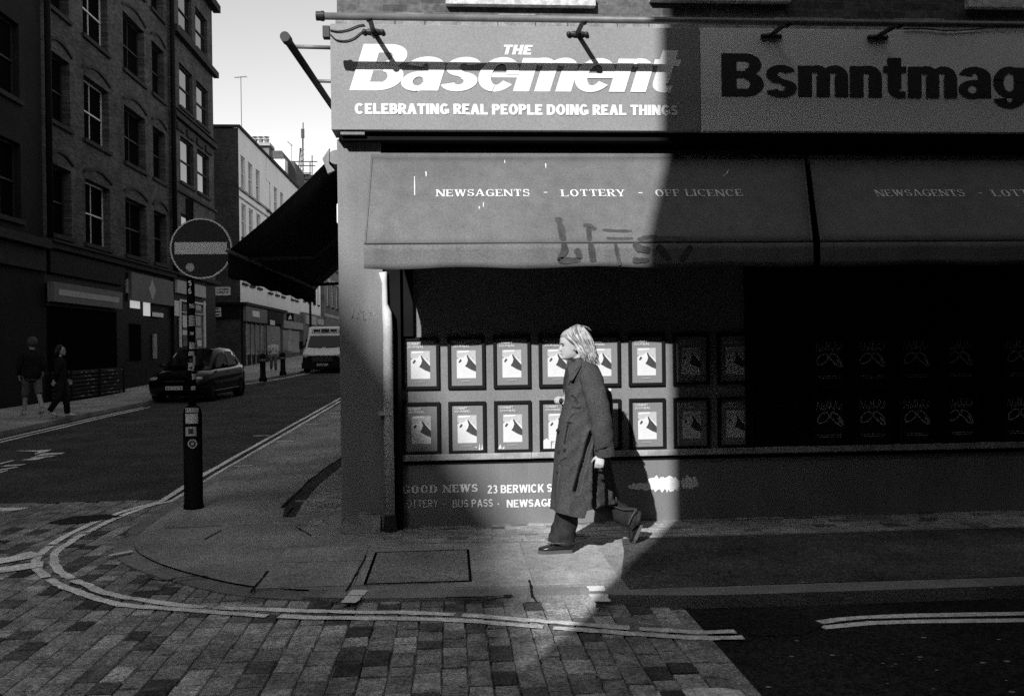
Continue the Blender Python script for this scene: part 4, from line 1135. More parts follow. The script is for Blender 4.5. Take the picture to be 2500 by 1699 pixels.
# hanging sign and street furniture on the left
hs = thing('hanging_sign', 'small square picture sign hanging out over the black shop front', 'hanging sign', (FX, 33, 4.0))
a = P(276, 681, 33.0); b = P(312, 715, 33.0)
m = MB(); m.box(a.x, b.x, 33.0, 33.06, b.z, a.z); m.build('board', M['fascia_pale'], hs)
m = MB(); m.prism([(a.x + .05, 32.996, b.z + .25), (a.x + .3, 32.996, b.z + .33), (b.x - .04, 32.996, b.z + .28), (b.x - .1, 32.996, a.z - .06), (a.x + .25, 32.996, a.z - .1), (a.x + .06, 32.996, a.z - .03)], (0, -.004, 0)); m.build('picture', M['print_mid'], hs)
m = MB(); m.tube([(FX, 33.03, a.z + .06), (b.x, 33.03, a.z + .06)], .015, 6); m.build('bracket', M['metal_dark'], hs)
bn = thing('slatted_box', 'low dark slatted box standing under the window of the black shop front', 'planter', (FX + .5, 27.5, .12))
a = G(183, 985, .12); m = MB()
y0_, y1_ = 26.9, 31.2
for k in range(7): m.box(FX + .02, FX + .55, y0_, y1_, .16 + k * .12, .245 + k * .12)
m.build('slats', M['trim_dark'], bn)
m = MB()
for y in (y0_ + .02, (y0_ + y1_) / 2, y1_ - .1): m.box(FX + .55, FX + .59, y, y + .08, .12, 1.02)
m.build('upright', M['black'], bn)
m = MB(); rg = random.Random(21)
for k in range(40):
    y = rg.choice([rg.uniform(y0_ + .7, y0_ + 1.6), rg.uniform(y0_ + 2.3, y1_ - .1)]); z = .2 + .12 * rg.randrange(7); m.box(FX + .551, FX + .556, y, y + rg.uniform(.08, .3), z, z + .02)
m.build('pale_strips', M['fascia_pale'], bn)  # short pale strips scattered over the slat fronts
# dark neighbour on the far left
db = thing('dark_building', 'very dark painted building at the extreme left of the street', 'building', (FX, 20, .1))
facade(db, 'main_wall', M['dark_wall'], 20.0, 26.5, 0.05, 18.0, [(21, 22.4, 5.2, 7.3), (23.6, 25.2, 5.2, 7.3), (21, 22.4, 8.5, 10.6), (23.6, 25.2, 8.5, 10.6), (21, 22.4, 12, 14), (23.6, 25.2, 12, 14)], x=FX + .02)
for a_, b_ in ((21, 22.4), (23.6, 25.2)):
    for c_, d_ in ((5.2, 7.3), (8.5, 10.6), (12, 14)): window(db, a_, b_, c_, d_, frame='sash_dark', x=FX + .02, glass='glass_dark')
m = MB(); m.box(FX + .02, FX + .3, 20, 26.45, 4.55, 4.8); m.box(FX + .02, FX + .12, 20, 26.45, 3.9, 4.5); m.build('cornice', M['trim_dark'], db)
m = MB(); m.box(-24, FX - .28, 20.0, 26.5, 0, 17.9); m.build('rear_block', M['brick_end'], db)
# ------------------------------------------------------------------ white stucco building beyond the side turning
wb = thing('white_building', 'white stucco terrace with small windows and a dark flank beyond the brick building', 'building', (FX, 50.5, .4))
WY0 = 50.6
zt2 = 14.05
wy = [(WY0, 59.0), (59.0, 69.5)]
def yat(px): return X(px, 500, FX).y
# window columns read off the top rows
colA = [yat(590), yat(608), yat(626.5)]; colB = [yat(652), yat(669), yat(684)]
def zz(py, px): return X(px, py, FX).z
rowsA = [(zz(382, 592) - 1.95, zz(382, 592)), (zz(497, 592) - 1.95, zz(497, 592)), (5.35, 7.0)]
hA = [(c - .1, c + 1.0, a, b) for c in colA for a, b in rowsA]
hB = [(c - .1, c + 1.0, a - .1, b - .1) for c in colB for a, b in rowsA] + [(c, c + 1.1, a - .1, b - .1) for c in (66.2, 68.0) for a, b in rowsA[1:]]
facade(wb, 'front_wall', M['white_wall'], WY0, 59.0, 4.2, zt2, hA)
facade(wb, 'front_wall', M['white_wall'], 59.02, 70.0, 4.2, zt2 - .05, hB, x=FX + .03)
for h in hA: window(wb, *h, bars=0, sill=True, rec=.1, fw=.09, glass='glass_blind')
for h in hB: window(wb, *h, bars=0, sill=True, x=FX + .03, rec=.1, fw=.09, glass='glass_blind')
m = MB(); m.box(-22, FX - .001, WY0 - .01, WY0 + .3, 0, zt2 - .05); m.build('flank_wall', M['brick_end'], wb)
m = MB(); m.box(-22, FX + .12, WY0 - .1, 58.98, zt2, zt2 + .14); m.box(-22, FX + .16, 59.0, 70.05, zt2 - .04, zt2 + .16); m.build('coping', M['trim_dark'], wb)
m = MB(); z_ = zz(463, 584); m.box(FX + .001, FX + .1, WY0, 58.98, z_, z_ + .12); m.box(FX + .001, FX + .07, WY0, 58.98, z_ - .45, z_ - .38); m.box(FX + .031, FX + .1, 59.03, 70, z_ - .2, z_ - .08); m.build('string_course', M['trim_pale'], wb)
m = MB(); m.box(-22, FX - .32, WY0 + .31, 70, 0, zt2 - .2); m.build('rear_block', M['brick_end'], wb)
m = MB(); m.lathe((-13.75, 51.5, zt2), [(.36, 0), (.37, .16), (.3, .36), (.16, .46), (.03, .5)], 14); m.build('roof_cowl', M['metal'], wb, smooth=True)
# its shops
def shopf(name_label, y0, y1, fm, fz0, fz1, wall='shop_dark', x=FX):
    m = MB(); m.box(x - .3, x + .12, y0, y1, .1, 4.2); t = m.build('shop_front', M[wall], wb); t['label'] = name_label
    m = MB(); m.box(x + .121, x + .3, y0 + .1, y1 - .1, fz0, fz1); m.build('fascia', M[fm], t)
    m = MB(); m.box(x + .121, x + .135, y0 + .4, y1 - .4, 1.2, fz0 - .15); m.build('shop_window', M['glass'], t)
    return t
t = shopf('dark corner shop front with a grey fascia and small white plate', WY0, 56.5, 'fascia_grey', 3.15, 4.0)
m = MB(); m.box(FX + .301, FX + .33, 52.2, 54.0, 3.45, 3.8); m.build('name_plate', M['plate_white'], t)
m = MB(); m.box(FX - 2.6, FX - .02, WY0 - .16, WY0 - .02, 3.3, 4.0); m.box(FX - 2.6, FX + .3, WY0 - .3, WY0 - .02, 4.05, 4.2); m.build('return_fascia', M['black'], t)
m = MB(); m.box(FX + .121, FX + .35, WY0, 63.0, 4.05, 4.22); m.build('cornice', M['trim_dark'], t)
for y in (51.2, 52.4, 53.6, 55.0, 56.2):
    m = MB(); m.box(FX + .14, FX + .18, y, y + .09, .4, 3.1); m.build('glazing_bar', M['trim_pale'], t)
t = shopf('narrow black shop front between the corner shop and the brick shop', 56.55, 61.8, 'black', 3.2, 4.0)
m = MB(); m.box(FX + .301, FX + .33, 57.2, 58.6, 3.1, 3.4); m.build('name_plate', M['plate_white'], t)
t = shopf('brick shop front with papers in its window beyond the black shop front', 61.9, 70, 'trim_pale', 3.0, 3.5, 'brick_far')
for k in range(4):
    m = MB(); m.box(FX + .136, FX + .15, 64.0 + rng.uniform(0, .5), 65.4 + rng.uniform(0, .4), 1.4 + k * .42, 1.7 + k * .42); m.build('notice', M['fascia_pale'], t)
hs2 = thing('hanging_sign', 'small black square sign with white mark hanging beyond the black shop front', 'hanging sign', (FX + .4, 61, 3.8))
a = P(699, 765, 60); b = P(717, 783, 60); m = MB(); m.box(a.x, b.x, 60, 60.06, b.z, a.z); m.build('board', M['black'], hs2)
m = MB(); m.prism([(a.x + .12, 59.997, b.z + .1), (b.x - .1, 59.997, b.z + .1), (b.x - .2, 59.997, a.z - .1), (a.x + .2, 59.997, a.z - .16)], (0, -.004, 0)); m.build('mark', M['plate_white'], hs2)
# the street name plate and small notice on the dark flank
fy = WY0 - .012
a = P(526, 701, fy); b = P(563, 721, fy)
sn = thing('street_sign', 'white street name plate fixed high on the dark flank wall', 'street sign', (a.x, fy, b.z))
m = MB(); m.box(a.x, b.x, fy - .03, fy, b.z, a.z); m.build('plate', M['plate_white'], sn)
t = text_mesh('LIVONIA', (a.x + .08, fy - .03, b.z + .28), UX, UZ, YF, width=b.x - a.x - .16, height=.13, S=.2, T=.17)
text_mesh('STREET W1', (a.x + .08, fy - .03, b.z + .1), UX, UZ, YF, width=b.x - a.x - .16, height=.13, S=.2, T=.17, mb=t)
t.build('lettering', M['dark_vinyl'], sn, recalc=False)
a = P(518, 751, WY0 - .17); b = P(540, 773, WY0 - .17)
sn = thing('notice_sign', 'small square white notice on the dark return front below the street name', 'sign', (a.x, fy, b.z))
m = MB(); m.box(a.x, b.x, WY0 - .2, WY0 - .165, b.z, a.z); m.build('plate', M['plate_white'], sn)
m = MB()
for k, (p, q) in enumerate(((.3, .7), (.1, .9), (.1, .85))): m.box(a.x + (b.x - a.x) * p, a.x + (b.x - a.x) * q, WY0 - .205, WY0 - .2005, b.z + .06 + .17 * (2 - k), b.z + .14 + .17 * (2 - k))
m.build('print', M['dark_vinyl'], sn)
# roofs, chimneys, masts
rx = FX - 2.2
def pole(th, a, b, r=.03, name='pole'):
    q = MB(); q.tube([a, b], r, 6); return q.build(name, M['metal_dark'], th)
a = P(622, 372, 60); b = P(661, 300, 60)
chm = thing('chimney_stack', 'brick chimney stack with a row of clay pots on the white terrace', 'chimney', ((a.x + b.x) / 2, 60, a.z))
m = MB(); m.box(P(640, 360, 60).x - .55, P(661, 360, 60).x, 59.4, 60.6, zt2 - .5, P(650, 362, 60).z); m.build('stack', M['brick_far'], chm)
m = MB(); m.box(P(640, 360, 60).x - .7, P(665, 360, 60).x, 59.2, 60.75, P(650, 362, 60).z, P(650, 355, 60).z); m.build('cap', M['trim_pale'], chm)
for px in (623, 637, 651):
    c_ = P(px, 355, 60); zt3 = P(px, 340, 60).z
    m = MB(); m.lathe((c_.x, 60, c_.z), [(.17, 0), (.15, .1), (.14, zt3 - c_.z - .12), (.18, zt3 - c_.z - .08), (.18, zt3 - c_.z), (.1, zt3 - c_.z)], 12); m.build('chimney_pot', M['clay'], chm, smooth=True)
    m = MB(); m.lathe((c_.x, 60, zt3), [(.02, 0), (.02, .1), (.2, .11), (.18, .14)], 10); m.build('cowl', M['metal_dark'], chm)
ae = thing('roof_aerial', 'thin television aerial on a tall pole above the white terrace', 'aerial', (-13, 55, zt2))
b = P(588, 190, 55); a = Vector((b.x, 55, zt2)); pole(ae, a, b, .02)
q = MB(); c_ = P(574, 190, 55); d_ = P(602, 188, 55); q.tube([c_, d_], .02, 5)
for k in range(5): e_ = c_ + (d_ - c_) * (k / 4); q.tube([e_ - Vector((.0, .25, .02)), e_ + Vector((0, .25, .02))], .012, 4)
q.build('antenna', M['metal_dark'], ae)
b2 = thing('roof_block', 'low white rooftop block with a small slate roof behind the terrace parapet', 'roof extension', (-13, 74, 14))
a = P(672, 405, 74); b = P(700, 385, 74); e_ = P(722, 430, 74)
m = MB(); m.box(a.x, b.x, 73, 78, zt2 - 1, a.z + .4); m.build('wall', M['white_wall'], b2)
m = MB(); m.prism([(a.x - .4, 72.9, a.z + .4), (b.x + .0, 72.9, a.z + .4), (b.x - .2, 72.9, a.z + 1.0), (a.x, 72.9, a.z + 1.0)], (0, 5, 0)); m.prism([(b.x, 74.5, zt2 - 1), (e_.x, 74.5, zt2 - 1), (e_.x, 74.5, a.z - .6), (b.x + .5, 74.5, a.z + .5), (b.x, 74.5, a.z + .5)], (0, 4, 0)); m.build('roof', M['slate'], b2)
sf = thing('scaffold', 'scaffold platform with rails and boards on the roofs beyond the terrace', 'scaffold', (-12.5, 82, 14))
for px0, py0, px1, py1 in ((700, 423, 760, 423), (698, 437, 752, 437), (712, 405, 770, 405), (715, 395, 775, 395)): pole(sf, P(px0, py0, 82), P(px1, py1, 82), .05, 'rail')
for px, p0, p1 in ((715, 404, 470), (740, 300, 470), (757, 395, 470), (735, 362, 410), (728, 430, 362), (762, 380, 440)):
    pole(sf, P(px, p0, 82), P(px + (5 if p0 == 430 else 0), p1, 82), .05, 'upright')
m = MB(); a = P(700, 437, 82); b = P(757, 424, 82); m.box(a.x, b.x, 82.2, 84, a.z, b.z); m.build('boards', M['trim_dark'], sf)
mast = thing('lattice_mast', 'thin lattice mast with aerials standing behind the scaffold', 'mast', (-12.5, 90, 15))
a = P(740, 470, 90); b = P(738, 318, 90); pole(mast, a, b, .04)
for k in range(8):
    c_ = P(733 + 1.0 * (k % 2), 455 - 12 * k, 90); d_ = P(743, 449 - 12 * k, 90); pole(mast, c_, d_, .03, 'brace')
pole(mast, P(731, 470, 90), P(736, 362, 90), .03, 'leg')
q = MB(); q.box(b.x - .12, b.x + .2, 89.9, 90.1, b.z - .8, b.z + .1); q.tube([b, P(741, 338, 90)], .06, 5); q.build('antenna', M['metal_dark'], mast)
ae2 = thing('roof_aerial', 'small tilted aerial just left of the lattice mast', 'aerial', (-12.8, 80, 14)); pole(ae2, P(711, 352, 80), P(712, 420, 80), .02); pole(ae2, P(702, 346, 80), P(714, 357, 80), .03, 'antenna')
# buildings further up the street
fb = thing('far_white_building', 'farther pale terrace house seen between awning and pilaster', 'building', (FX, 76, .6))
facade(fb, 'front_wall', M['white_wall'], 70.1, 81.0, 4.4, 12.6, [(y, y + 1.0, z, z + 1.7) for y in (71.5, 74, 76.5, 79) for z in (5.4, 8.4)], x=FX + .06)
for y in (71.5, 74, 76.5, 79):
    for z in (5.4, 8.4): window(fb, y, y + 1.0, z, z + 1.7, bars=0, x=FX + .06, rec=.1, fw=.09, glass='glass_blind')
m = MB(); m.box(-22, FX - .25, 70.1, 81, 0, 12.4); m.build('rear_block', M['brick_end'], fb)
m = MB(); m.box(FX - .2, FX + .3, 70.1, 81, .5, 4.4); m.build('shop_wall', M['fascia_grey'], fb)
m = MB(); m.box(FX + .301, FX + .4, 71, 76, 3.5, 4.2); m.box(FX + .301, FX + .4, 77, 80.5, 3.6, 4.1); m.build('fascia', M['fascia_pale'], fb)
fb = thing('far_brick_building', 'farther brick building with white window surrounds beside the pilaster', 'building', (FX, 92, .8))
hb = [(y, y + 1.3, z, z + 2.2) for y in (83, 86.3, 89.6, 93, 96.4, 99.8) for z in (5.5, 9.2, 12.8)]
facade(fb, 'front_wall', M['brick_far'], 81.1, 103, 4.4, 17, hb, x=FX + .35)
for h in hb:
    window(fb, *h, bars=1, x=FX + .35, rec=.1, fw=.14, glass='glass_blind')
m = MB()
for h in hb:
    m.box(FX + .351, FX + .5, h[0] - .3, h[1] + .3, h[3], h[3] + .35)
m.box(FX + .351, FX + .55, 81.1, 103, 4.4, 4.7); m.build('window_heads', M['trim_pale'], fb)
m = MB(); m.box(-22, FX + .04, 81.1, 103, 0, 16.8); m.build('rear_block', M['brick_end'], fb)
m = MB(); m.box(FX + .05, FX + .5, 81.2, 103, .7, 4.4); m.build('shop_wall', M['fascia_grey'], fb)
eb = thing('street_end_building', 'plain brick building closing the far end of the street', 'building', (-6, 135, 1))
m = MB(); m.box(-24, 12, 135, 145, 0, 15); m.build('main_wall', M['brick_end'], eb)
m = MB(); m.box(-24.2, 12.2, 134.8, 145.2, 15, 15.4); m.build('roof', M['slate'], eb)
for y in range(-20, 10, 6):
    for z in (4, 8, 11.5): m = MB(); m.box(y, y + 1.3, 134.95, 134.99, z, z + 2); m.build('window', M['glass_dark'], eb)
# right hand row behind the corner shop
rr = thing('right_row_building', 'brick terrace continuing behind the corner shop', 'building', (XC, 40, .1))
for y0, y1, h_ in ((24.1, 40, 12), (40.1, 134, 7)):
    m = MB(); m.box(XC, 12, y0, y1, 0, h_); m.build('wall_block', M['brick_far'], rr)
    m = MB(); m.box(XC - .1, 12.1, y0 - .0, y1, h_ + .001, h_ + .3); m.build('roof', M['slate'], rr)
# ------------------------------------------------------------------ buildings behind the photographer: they shade the street
def rear_block(name, label, x0, x1, y0, y1, h_, m_, face):
    t = thing(name, label, 'building', ((x0 + x1) / 2, (y0 + y1) / 2, 0))
    m = MB(); m.box(x0, x1, y0, y1, -.2, h_); m.build('wall_block', M[m_], t)
    m = MB(); m.box(x0 + .2, x1 - .2, y0 + .2, y1 - .2, h_ + .001, h_ + .15); m.build('roof', M['slate'], t)
    m = MB()
    for z in [4.2 + 3.3 * k for k in range(int((h_ - 6) / 3.3) + 1)]:
        if face == 'x':
            y = y0 + 1.5
            while y < y1 - 2: m = MB(); m.box(x1 + .002, x1 + .02, y, y + 1.3, z, z + 2); m.build('window', M['glass_dark'], t); y += 6
        else:
            x = x0 + 1.5
            while x < x1 - 2: m = MB(); m.box(x, x + 1.3, y1 + .002, y1 + .02, z, z + 2); m.build('window', M['glass_dark'], t); x += 6
    return t
rear_block('opposite_corner_building', 'tall dark brick building across the cross street behind the viewpoint', -3.14, 44, -22, -3.0, 17, 'brick_end', 'y')
rear_block('opposite_terrace', 'long brick terrace on the left side of the street behind the viewpoint', -19.9, FX, -70, 19.9, 16.5, 'brick_end', 'x')
rear_block('added_shadow_block', 'unseen tall block added behind the left terrace to soften the sun edge', -34, -20, -80, 19.9, 18.36 + 8.2 * .71 / .475, 'brick_end', 'x')  # invented set-back block: its distant roofline widens the penumbra on the wall
rear_block('added_cross_street_end', 'unseen brick block added far to the right to shut out sky light', 44.01, 56, -22, 24, 20, 'brick_end', 'z')  # added out of view to keep sky light off the shaded shop wall
rear_block('added_rear_street_end', 'unseen brick block added far behind the viewpoint to cut low sky light', -26, 44, -84, -70.01, 14, 'brick_end', 'y')  # added out of view to block the low bright sky on the sun side
rr2 = thing('shop_row_building', 'brick terrace continuing the shop row out of view to the right', 'building', (28, 12, 0))
m = MB(); m.box(12.01, 44, WY, 24, -.2, 14); m.build('wall_block', M['brick_end'], rr2)
m = MB(); m.box(12.01, 44, WY - .1, 24, 14.001, 14.3); m.build('roof', M['slate'], rr2)
# ------------------------------------------------------------------ street furniture
pbase = G(473, 1240, 0)
PX, PY = pbase.x, pbase.y
ne = thing('no_entry_sign', 'round no entry sign on a stickered black post at the kerb corner', 'traffic sign', (PX, PY, 0))
q = MB(); q.lathe((PX, PY, 0), [(.098, 0), (.096, .04), (.09, .05), (.09, .94), (.082, .985), (.06, 1.02)], 24); q.build('post_sleeve', M['black'], ne, smooth=True)
q = MB(); q.lathe((PX, PY, 1.0), [(.04, 0), (.038, 2.08)], 16); q.build('post', M['black'], ne, smooth=True)
sc_ = P(491, 607, PY - .06); SR = P(566, 607, PY).x - P(491, 607, PY).x
def disc(r0, r1, y0, y1, n=48):
    m = MB()
    if r0 == 0: m.prism([(sc_.x + r1 * math.cos(2 * math.pi * k / n), y0, sc_.z + r1 * math.sin(2 * math.pi * k / n)) for k in range(n)], (0, y1 - y0, 0))
    else:
        ri = []
        for (r, y) in ((r0, y0), (r1, y0), (r1, y1), (r0, y1), (r0, y0)): ri.append([(sc_.x + r * math.cos(2 * math.pi * k / n), y, sc_.z + r * math.sin(2 * math.pi * k / n)) for k in range(n)])
        m.loft(ri, False, False)
    return m
yS = PY - .06
disc(0, SR * .965, yS, yS + .012).build('sign_face', M['sign_red'], ne)
disc(SR * .95, SR, yS - .006, yS + .02).build('sign_rim', M['sign_rim'], ne)
q = MB(); q.prism([(sc_.x - SR * .85, yS - .001, sc_.z - SR * .185), (sc_.x + SR * .84, yS - .001, sc_.z - SR * .185), (sc_.x + SR * .84, yS - .001, sc_.z + SR * .205), (sc_.x - SR * .85, yS - .001, sc_.z + SR * .205)], (0, -.002, 0)); q.build('white_bar', M['sign_rim'], ne)
q = MB(); a_ = P(464, 653, yS); q.prism([(a_.x + .042 * math.cos(.4 * k), yS - .001, a_.z + .042 * math.sin(.4 * k)) for k in range(16)], (0, -.001, 0)); q.build('sticker', M['sticker'], ne)
q = MB()
for z in (sc_.z - .16, sc_.z + .12): q.tube([(PX + .05 * math.cos(k * .5), PY + .05 * math.sin(k * .5), z) for k in range(13)], .012, 6); q.box(PX - .02, PX + .02, yS + .012, PY - .03, z - .03, z + .03)
q.build('clamp', M['metal_dark'], ne)
t = MB()
for ch, py in (('S', 698), ('6', 717)):
    o = P(460, py, PY - .04); text_mesh(ch, (o.x, PY - .041, o.z), UX, UZ, YF, height=.055, S=.2, T=.17, mb=t)
t.build('post_lettering', M['white'], ne, recalc=False)
rg = random.Random(31)
def wrap(px0, py0, px1, py1, r, m_, name='sticker'):
    """paper stuck round the front of the post"""
    a, b = P(px0, py0, PY - r), P(px1, py1, PY - r)
    f = lambda x: max(-.98, min(.98, (x - PX) / r)); a0, a1 = math.asin(f(a.x)), math.asin(f(b.x)); m = MB()
    rows = [[(PX + (r + .002) * math.sin(a0 + (a1 - a0) * k / 6), PY - (r + .002) * math.cos(a0 + (a1 - a0) * k / 6), z) for k in range(7)] for z in (b.z, a.z)]
    m.loft(rows, False, False, closed=False); return m.build(name, M[m_], ne, smooth=False)
for r_ in ((462, 742, 474, 752), (461, 770, 475, 796), (464, 810, 472, 818), (462, 836, 474, 852), (460, 858, 473, 868), (459, 886, 473, 904), (470, 868, 478, 892), (468, 912, 477, 926), (467, 943, 477, 952)):
    wrap(*r_, .04, 'sticker' if rg.random() < .8 else 'sticker_dark')
for r_ in ((461, 875, 471, 884), (463, 896, 470, 901)): wrap(*r_, .0405, 'sticker_dark')
wrap(452, 996, 482, 1007, .0905, 'sticker'); wrap(452, 1010, 481, 1034, .0905, 'plate_white'); wrap(452, 1042, 478, 1064, .0905, 'sticker'); wrap(460, 1047, 471, 1059, .0915, 'sticker_dark')
q = MB(); a_ = P(470, 1083, PY - .091); q.prism([(a_.x + .046 * math.cos(.4 * k), PY - .0925, a_.z + .046 * math.sin(.4 * k)) for k in range(16)], (0, -.002, 0)); q.build('sticker', M['sticker'], ne)
q = MB(); q.prism([(a_.x + .033 * math.cos(.4 * k), PY - .0948, a_.z + .033 * math.sin(.4 * k)) for k in range(16)], (0, -.001, 0)); q.build('sticker', M['sticker_dark'], ne)
q = MB(); q.prism([(a_.x + .02 * math.cos(2.1 * k + 1.57), PY - .0960, a_.z + .02 * math.sin(2.1 * k + 1.57)) for k in range(3)], (0, -.001, 0)); q.build('sticker', M['sticker'], ne)
# bollards, lamp
def bollard(px, Y, h_, label):
    b = P(px, 850, Y); z = zr(Y) + .1
    t = thing('bollard', label, 'bollard', (b.x, Y, z), 'dark bollards on the far pavement')
    m = MB(); m.lathe((b.x, Y, z), [(.16, 0), (.16, .15), (.12, .2), (.11, h_ - .2), (.14, h_ - .16), (.12, h_ - .05), (.05, h_)], 14); m.build('shaft', M['black'], t, smooth=True)
    m = MB(); m.lathe((b.x, Y, z), [(.115, h_ * .72), (.122, h_ * .73), (.122, h_ * .78), (.115, h_ * .79)], 14); m.build('band', M['metal'], t, smooth=True)
bollard(641, 36.5, 1.15, 'dark bollard just right of the black parked car')
bollard(690, 41.0, 1.05, 'dark bollard between the distant pedestrian and the white van')
lY = 60; lp_ = P(757, 715, lY)
lm = thing('street_lamp', 'slim dark street lamp with an umbrella shaped head behind the white van', 'street lamp', (lp_.x, lY, .7))
m = MB(); m.lathe((lp_.x, lY, .6), [(.2, 0), (.2, .8), (.11, .95), (.09, 2.0), (.07, lp_.z - .6)], 12); m.build('column', M['black'], lm, smooth=True)
m = MB(); m.lathe((lp_.x, lY, lp_.z - .05), [(.06, 0), (.42, .0), (.36, .14), (.16, .26), (.06, .42)], 16); m.build('lamp_head', M['black'], lm, smooth=True)
m = MB(); m.lathe((lp_.x, lY, lp_.z - .3), [(.08, 0), (.16, .1), (.18, .24)], 12); m.build('lantern', M['metal'], lm, smooth=True)
# ------------------------------------------------------------------ vehicles
def ring_sym(half, y):
    """half: (x, z) from top centre round to bottom centre, x >= 0"""
    r = [(x, y, z) for x, z in half]; l = [(-x, y, z) for x, z in half[::-1] if x > 1e-6]
    return r + l
def place(th, x, y, z, yaw):
    th.location = (x, y, z); th.rotation_euler = (0, 0, yaw)
def lpart(mb, name, m_, parent, smooth=False, bevel=0.0):
    o = mb.build(name, m_, None, smooth, None, bevel); o.parent = parent; return o
def wheel(th, x, y, r, w):
    m = MB(); s = 1 if x > 0 else -1
    prof = [(r * .62, 0), (r * .95, 0), (r, .03), (r, w - .03), (r * .95, w), (r * .62, w)]
    n = 28; rings = [[(x - s * (w - q), y + p * math.cos(2 * math.pi * k / n), r + p * math.sin(2 * math.pi * k / n)) for k in range(n)] for p, q in prof]
    m.loft(rings, False, False); wo = lpart(m, 'wheel', M['tyre'], th, True)
    m = MB(); xx = x + s * .0
    m.prism([(xx - s * .04, y + r * .62 * math.cos(2 * math.pi * k / 20), r + r * .62 * math.sin(2 * math.pi * k / 20)) for k in range(20)], (-s * .08, 0, 0))
    for k in range(5):
        a = 2 * math.pi * k / 5; ca, sa_ = math.cos(a), math.sin(a); p, q = r * .1, r * .58; t_ = r * .1
        m.prism([(xx - s * .015, y + p * ca - t_ * sa_, r + p * sa_ + t_ * ca), (xx - s * .015, y + q * ca - t_ * sa_, r + q * sa_ + t_ * ca), (xx - s * .015, y + q * ca + t_ * sa_, r + q * sa_ - t_ * ca), (xx - s * .015, y + p * ca + t_ * sa_, r + p * sa_ - t_ * ca)], (-s * .03, 0, 0))
    lpart(m, 'rim', M['rim'], wo)
car = thing('parked_car', 'shiny black hatchback parked facing the viewpoint on the left side of the street', 'car')
m = MB(); rings = []
for y, w, zb, zt__ in ((0, .60, .38, .60), (.05, .78, .27, .74), (.22, .87, .2, .86), (.6, .905, .2, .95), (1.05, .91, .2, 1.01), (1.5, .91, .2, 1.04), (2.5, .915, .2, 1.07), (3.4, .905, .22, 1.12), (3.85, .86, .26, 1.12), (4.08, .76, .33, 1.05), (4.14, .6, .45, .95)):
    h_ = zt__ - zb
    rings.append(ring_sym([(0, zt__ + .015), (w * .5, zt__ + .01), (w * .86, zt__ - .03), (w * .97, zt__ - .11), (w, zb + h_ * .6), (w, zb + h_ * .3), (w * .96, zb + .07), (w * .85, zb), (0, zb)], y))
m.loft(rings); body = lpart(m, 'body', M['car_paint'], car, True)
m = MB(); rings = []
cab_ = ((1.0, .77, .75, 1.0, 1.025), (1.4, .80, .70, 1.0, 1.33), (1.85, .81, .655, 1.02, 1.6), (2.4, .82, .65, 1.03, 1.665), (3.0, .82, .64, 1.04, 1.65), (3.5, .80, .60, 1.05, 1.55), (3.9, .75, .56, 1.05, 1.28), (4.05, .7, .56, 1.04, 1.1))
for y, wb_, wt_, z0, z1 in cab_:
    rings.append(ring_sym([(0, z1 + .02), (wt_ * .7, z1 + .005), (wt_, z1 - .05), (wb_, z0), (0, z0 - .05)], y))
m.loft(rings); lpart(m, 'cabin', M['car_paint'], car, True)
def cabpt(y, t, side, off=.006):
    """point on the cabin side: t 0 belt to 1 roof edge"""
    for a, b in zip(cab_, cab_[1:]):
        if y <= b[0]:
            k = (y - a[0]) / (b[0] - a[0]); v = [p + (q - p) * k for p, q in zip(a, b)]
            return Vector((side * (v[1] + (v[2] - v[1]) * t + off), y, v[3] + (v[4] - .05 - v[3]) * t))
for s in (1, -1):
    for ys_ in ((1.35, 1.62, 1.9, 2.28), (2.38, 2.7, 3.0, 3.2), (3.28, 3.45, 3.6)):
        m = MB(); lo = [cabpt(y, .1, s) for y in ys_]; hi = [cabpt(y, .88 if y > 1.7 else .5 + .38 * (y - 1.35) / .4, s) for y in ys_]
        for k in range(len(ys_) - 1): m.poly([lo[k], lo[k + 1], hi[k + 1], hi[k]])
        lpart(m, 'side_window', M['glass'], car)
m = MB(); m.poly([(-.66, 1.10, 1.12), (.66, 1.10, 1.12), (.60, 1.40, 1.352), (-.60, 1.40, 1.352)]); m.poly([(-.60, 1.40, 1.352), (.60, 1.40, 1.352), (.54, 1.80, 1.605), (-.54, 1.80, 1.605)]); lpart(m, 'windscreen', M['glass'], car)
for s in (1, -1):
    m = MB(); m.ball((s * .66, .14, .72), .13, 12, 8, (1.25, .9, .55)); lpart(m, 'headlight', M['lamp_glass'], car, True)
    m = MB(); m.ball((s * 1.0, 1.5, 1.1), .1, 12, 8, (1.0, .6, .65)); m.tube([(s * .88, 1.5, 1.06), (s * .98, 1.5, 1.09)], .025, 6); lpart(m, 'wing_mirror', M['car_paint'], car, True)
    for y in (2.1, 3.05):
        m = MB(); m.box(s * .915, s * .94, y, y + .18, .9, .925) if s > 0 else m.box(-.94, -.915, y, y + .18, .9, .925); lpart(m, 'door_handle', M['metal'], car)
    m = MB(); m.tube([(s * .915, .9, .33), (s * .925, 3.1, .36)], .012, 5); lpart(m, 'sill_trim', M['metal'], car)
    wheel(car, s * .92, .78, .34, .22); wheel(car, s * .92, 3.35, .34, .22)
m = MB(); m.prism([(-.32, .02, .56), (.32, .02, .56), (.28, .0, .68), (-.28, .0, .68)], (0, .06, 0)); lpart(m, 'grille', M['metal_dark'], car)
m = MB(); m.box(-.26, .26, -.03, -.015, .40, .51); np_ = lpart(m, 'number_plate', M['plate_white'], car)
t = text_mesh('WK73 OTA', (-.235, -.032, .425), UX, UZ, YF, width=.47, height=.065, S=.17, T=.15, gap=.14); o = t.build('plate_lettering', M['dark_vinyl'], None, recalc=False); o.parent = np_
place(car, -8.32, 27.15, zr(28.5) + .0, R_(-5.5))

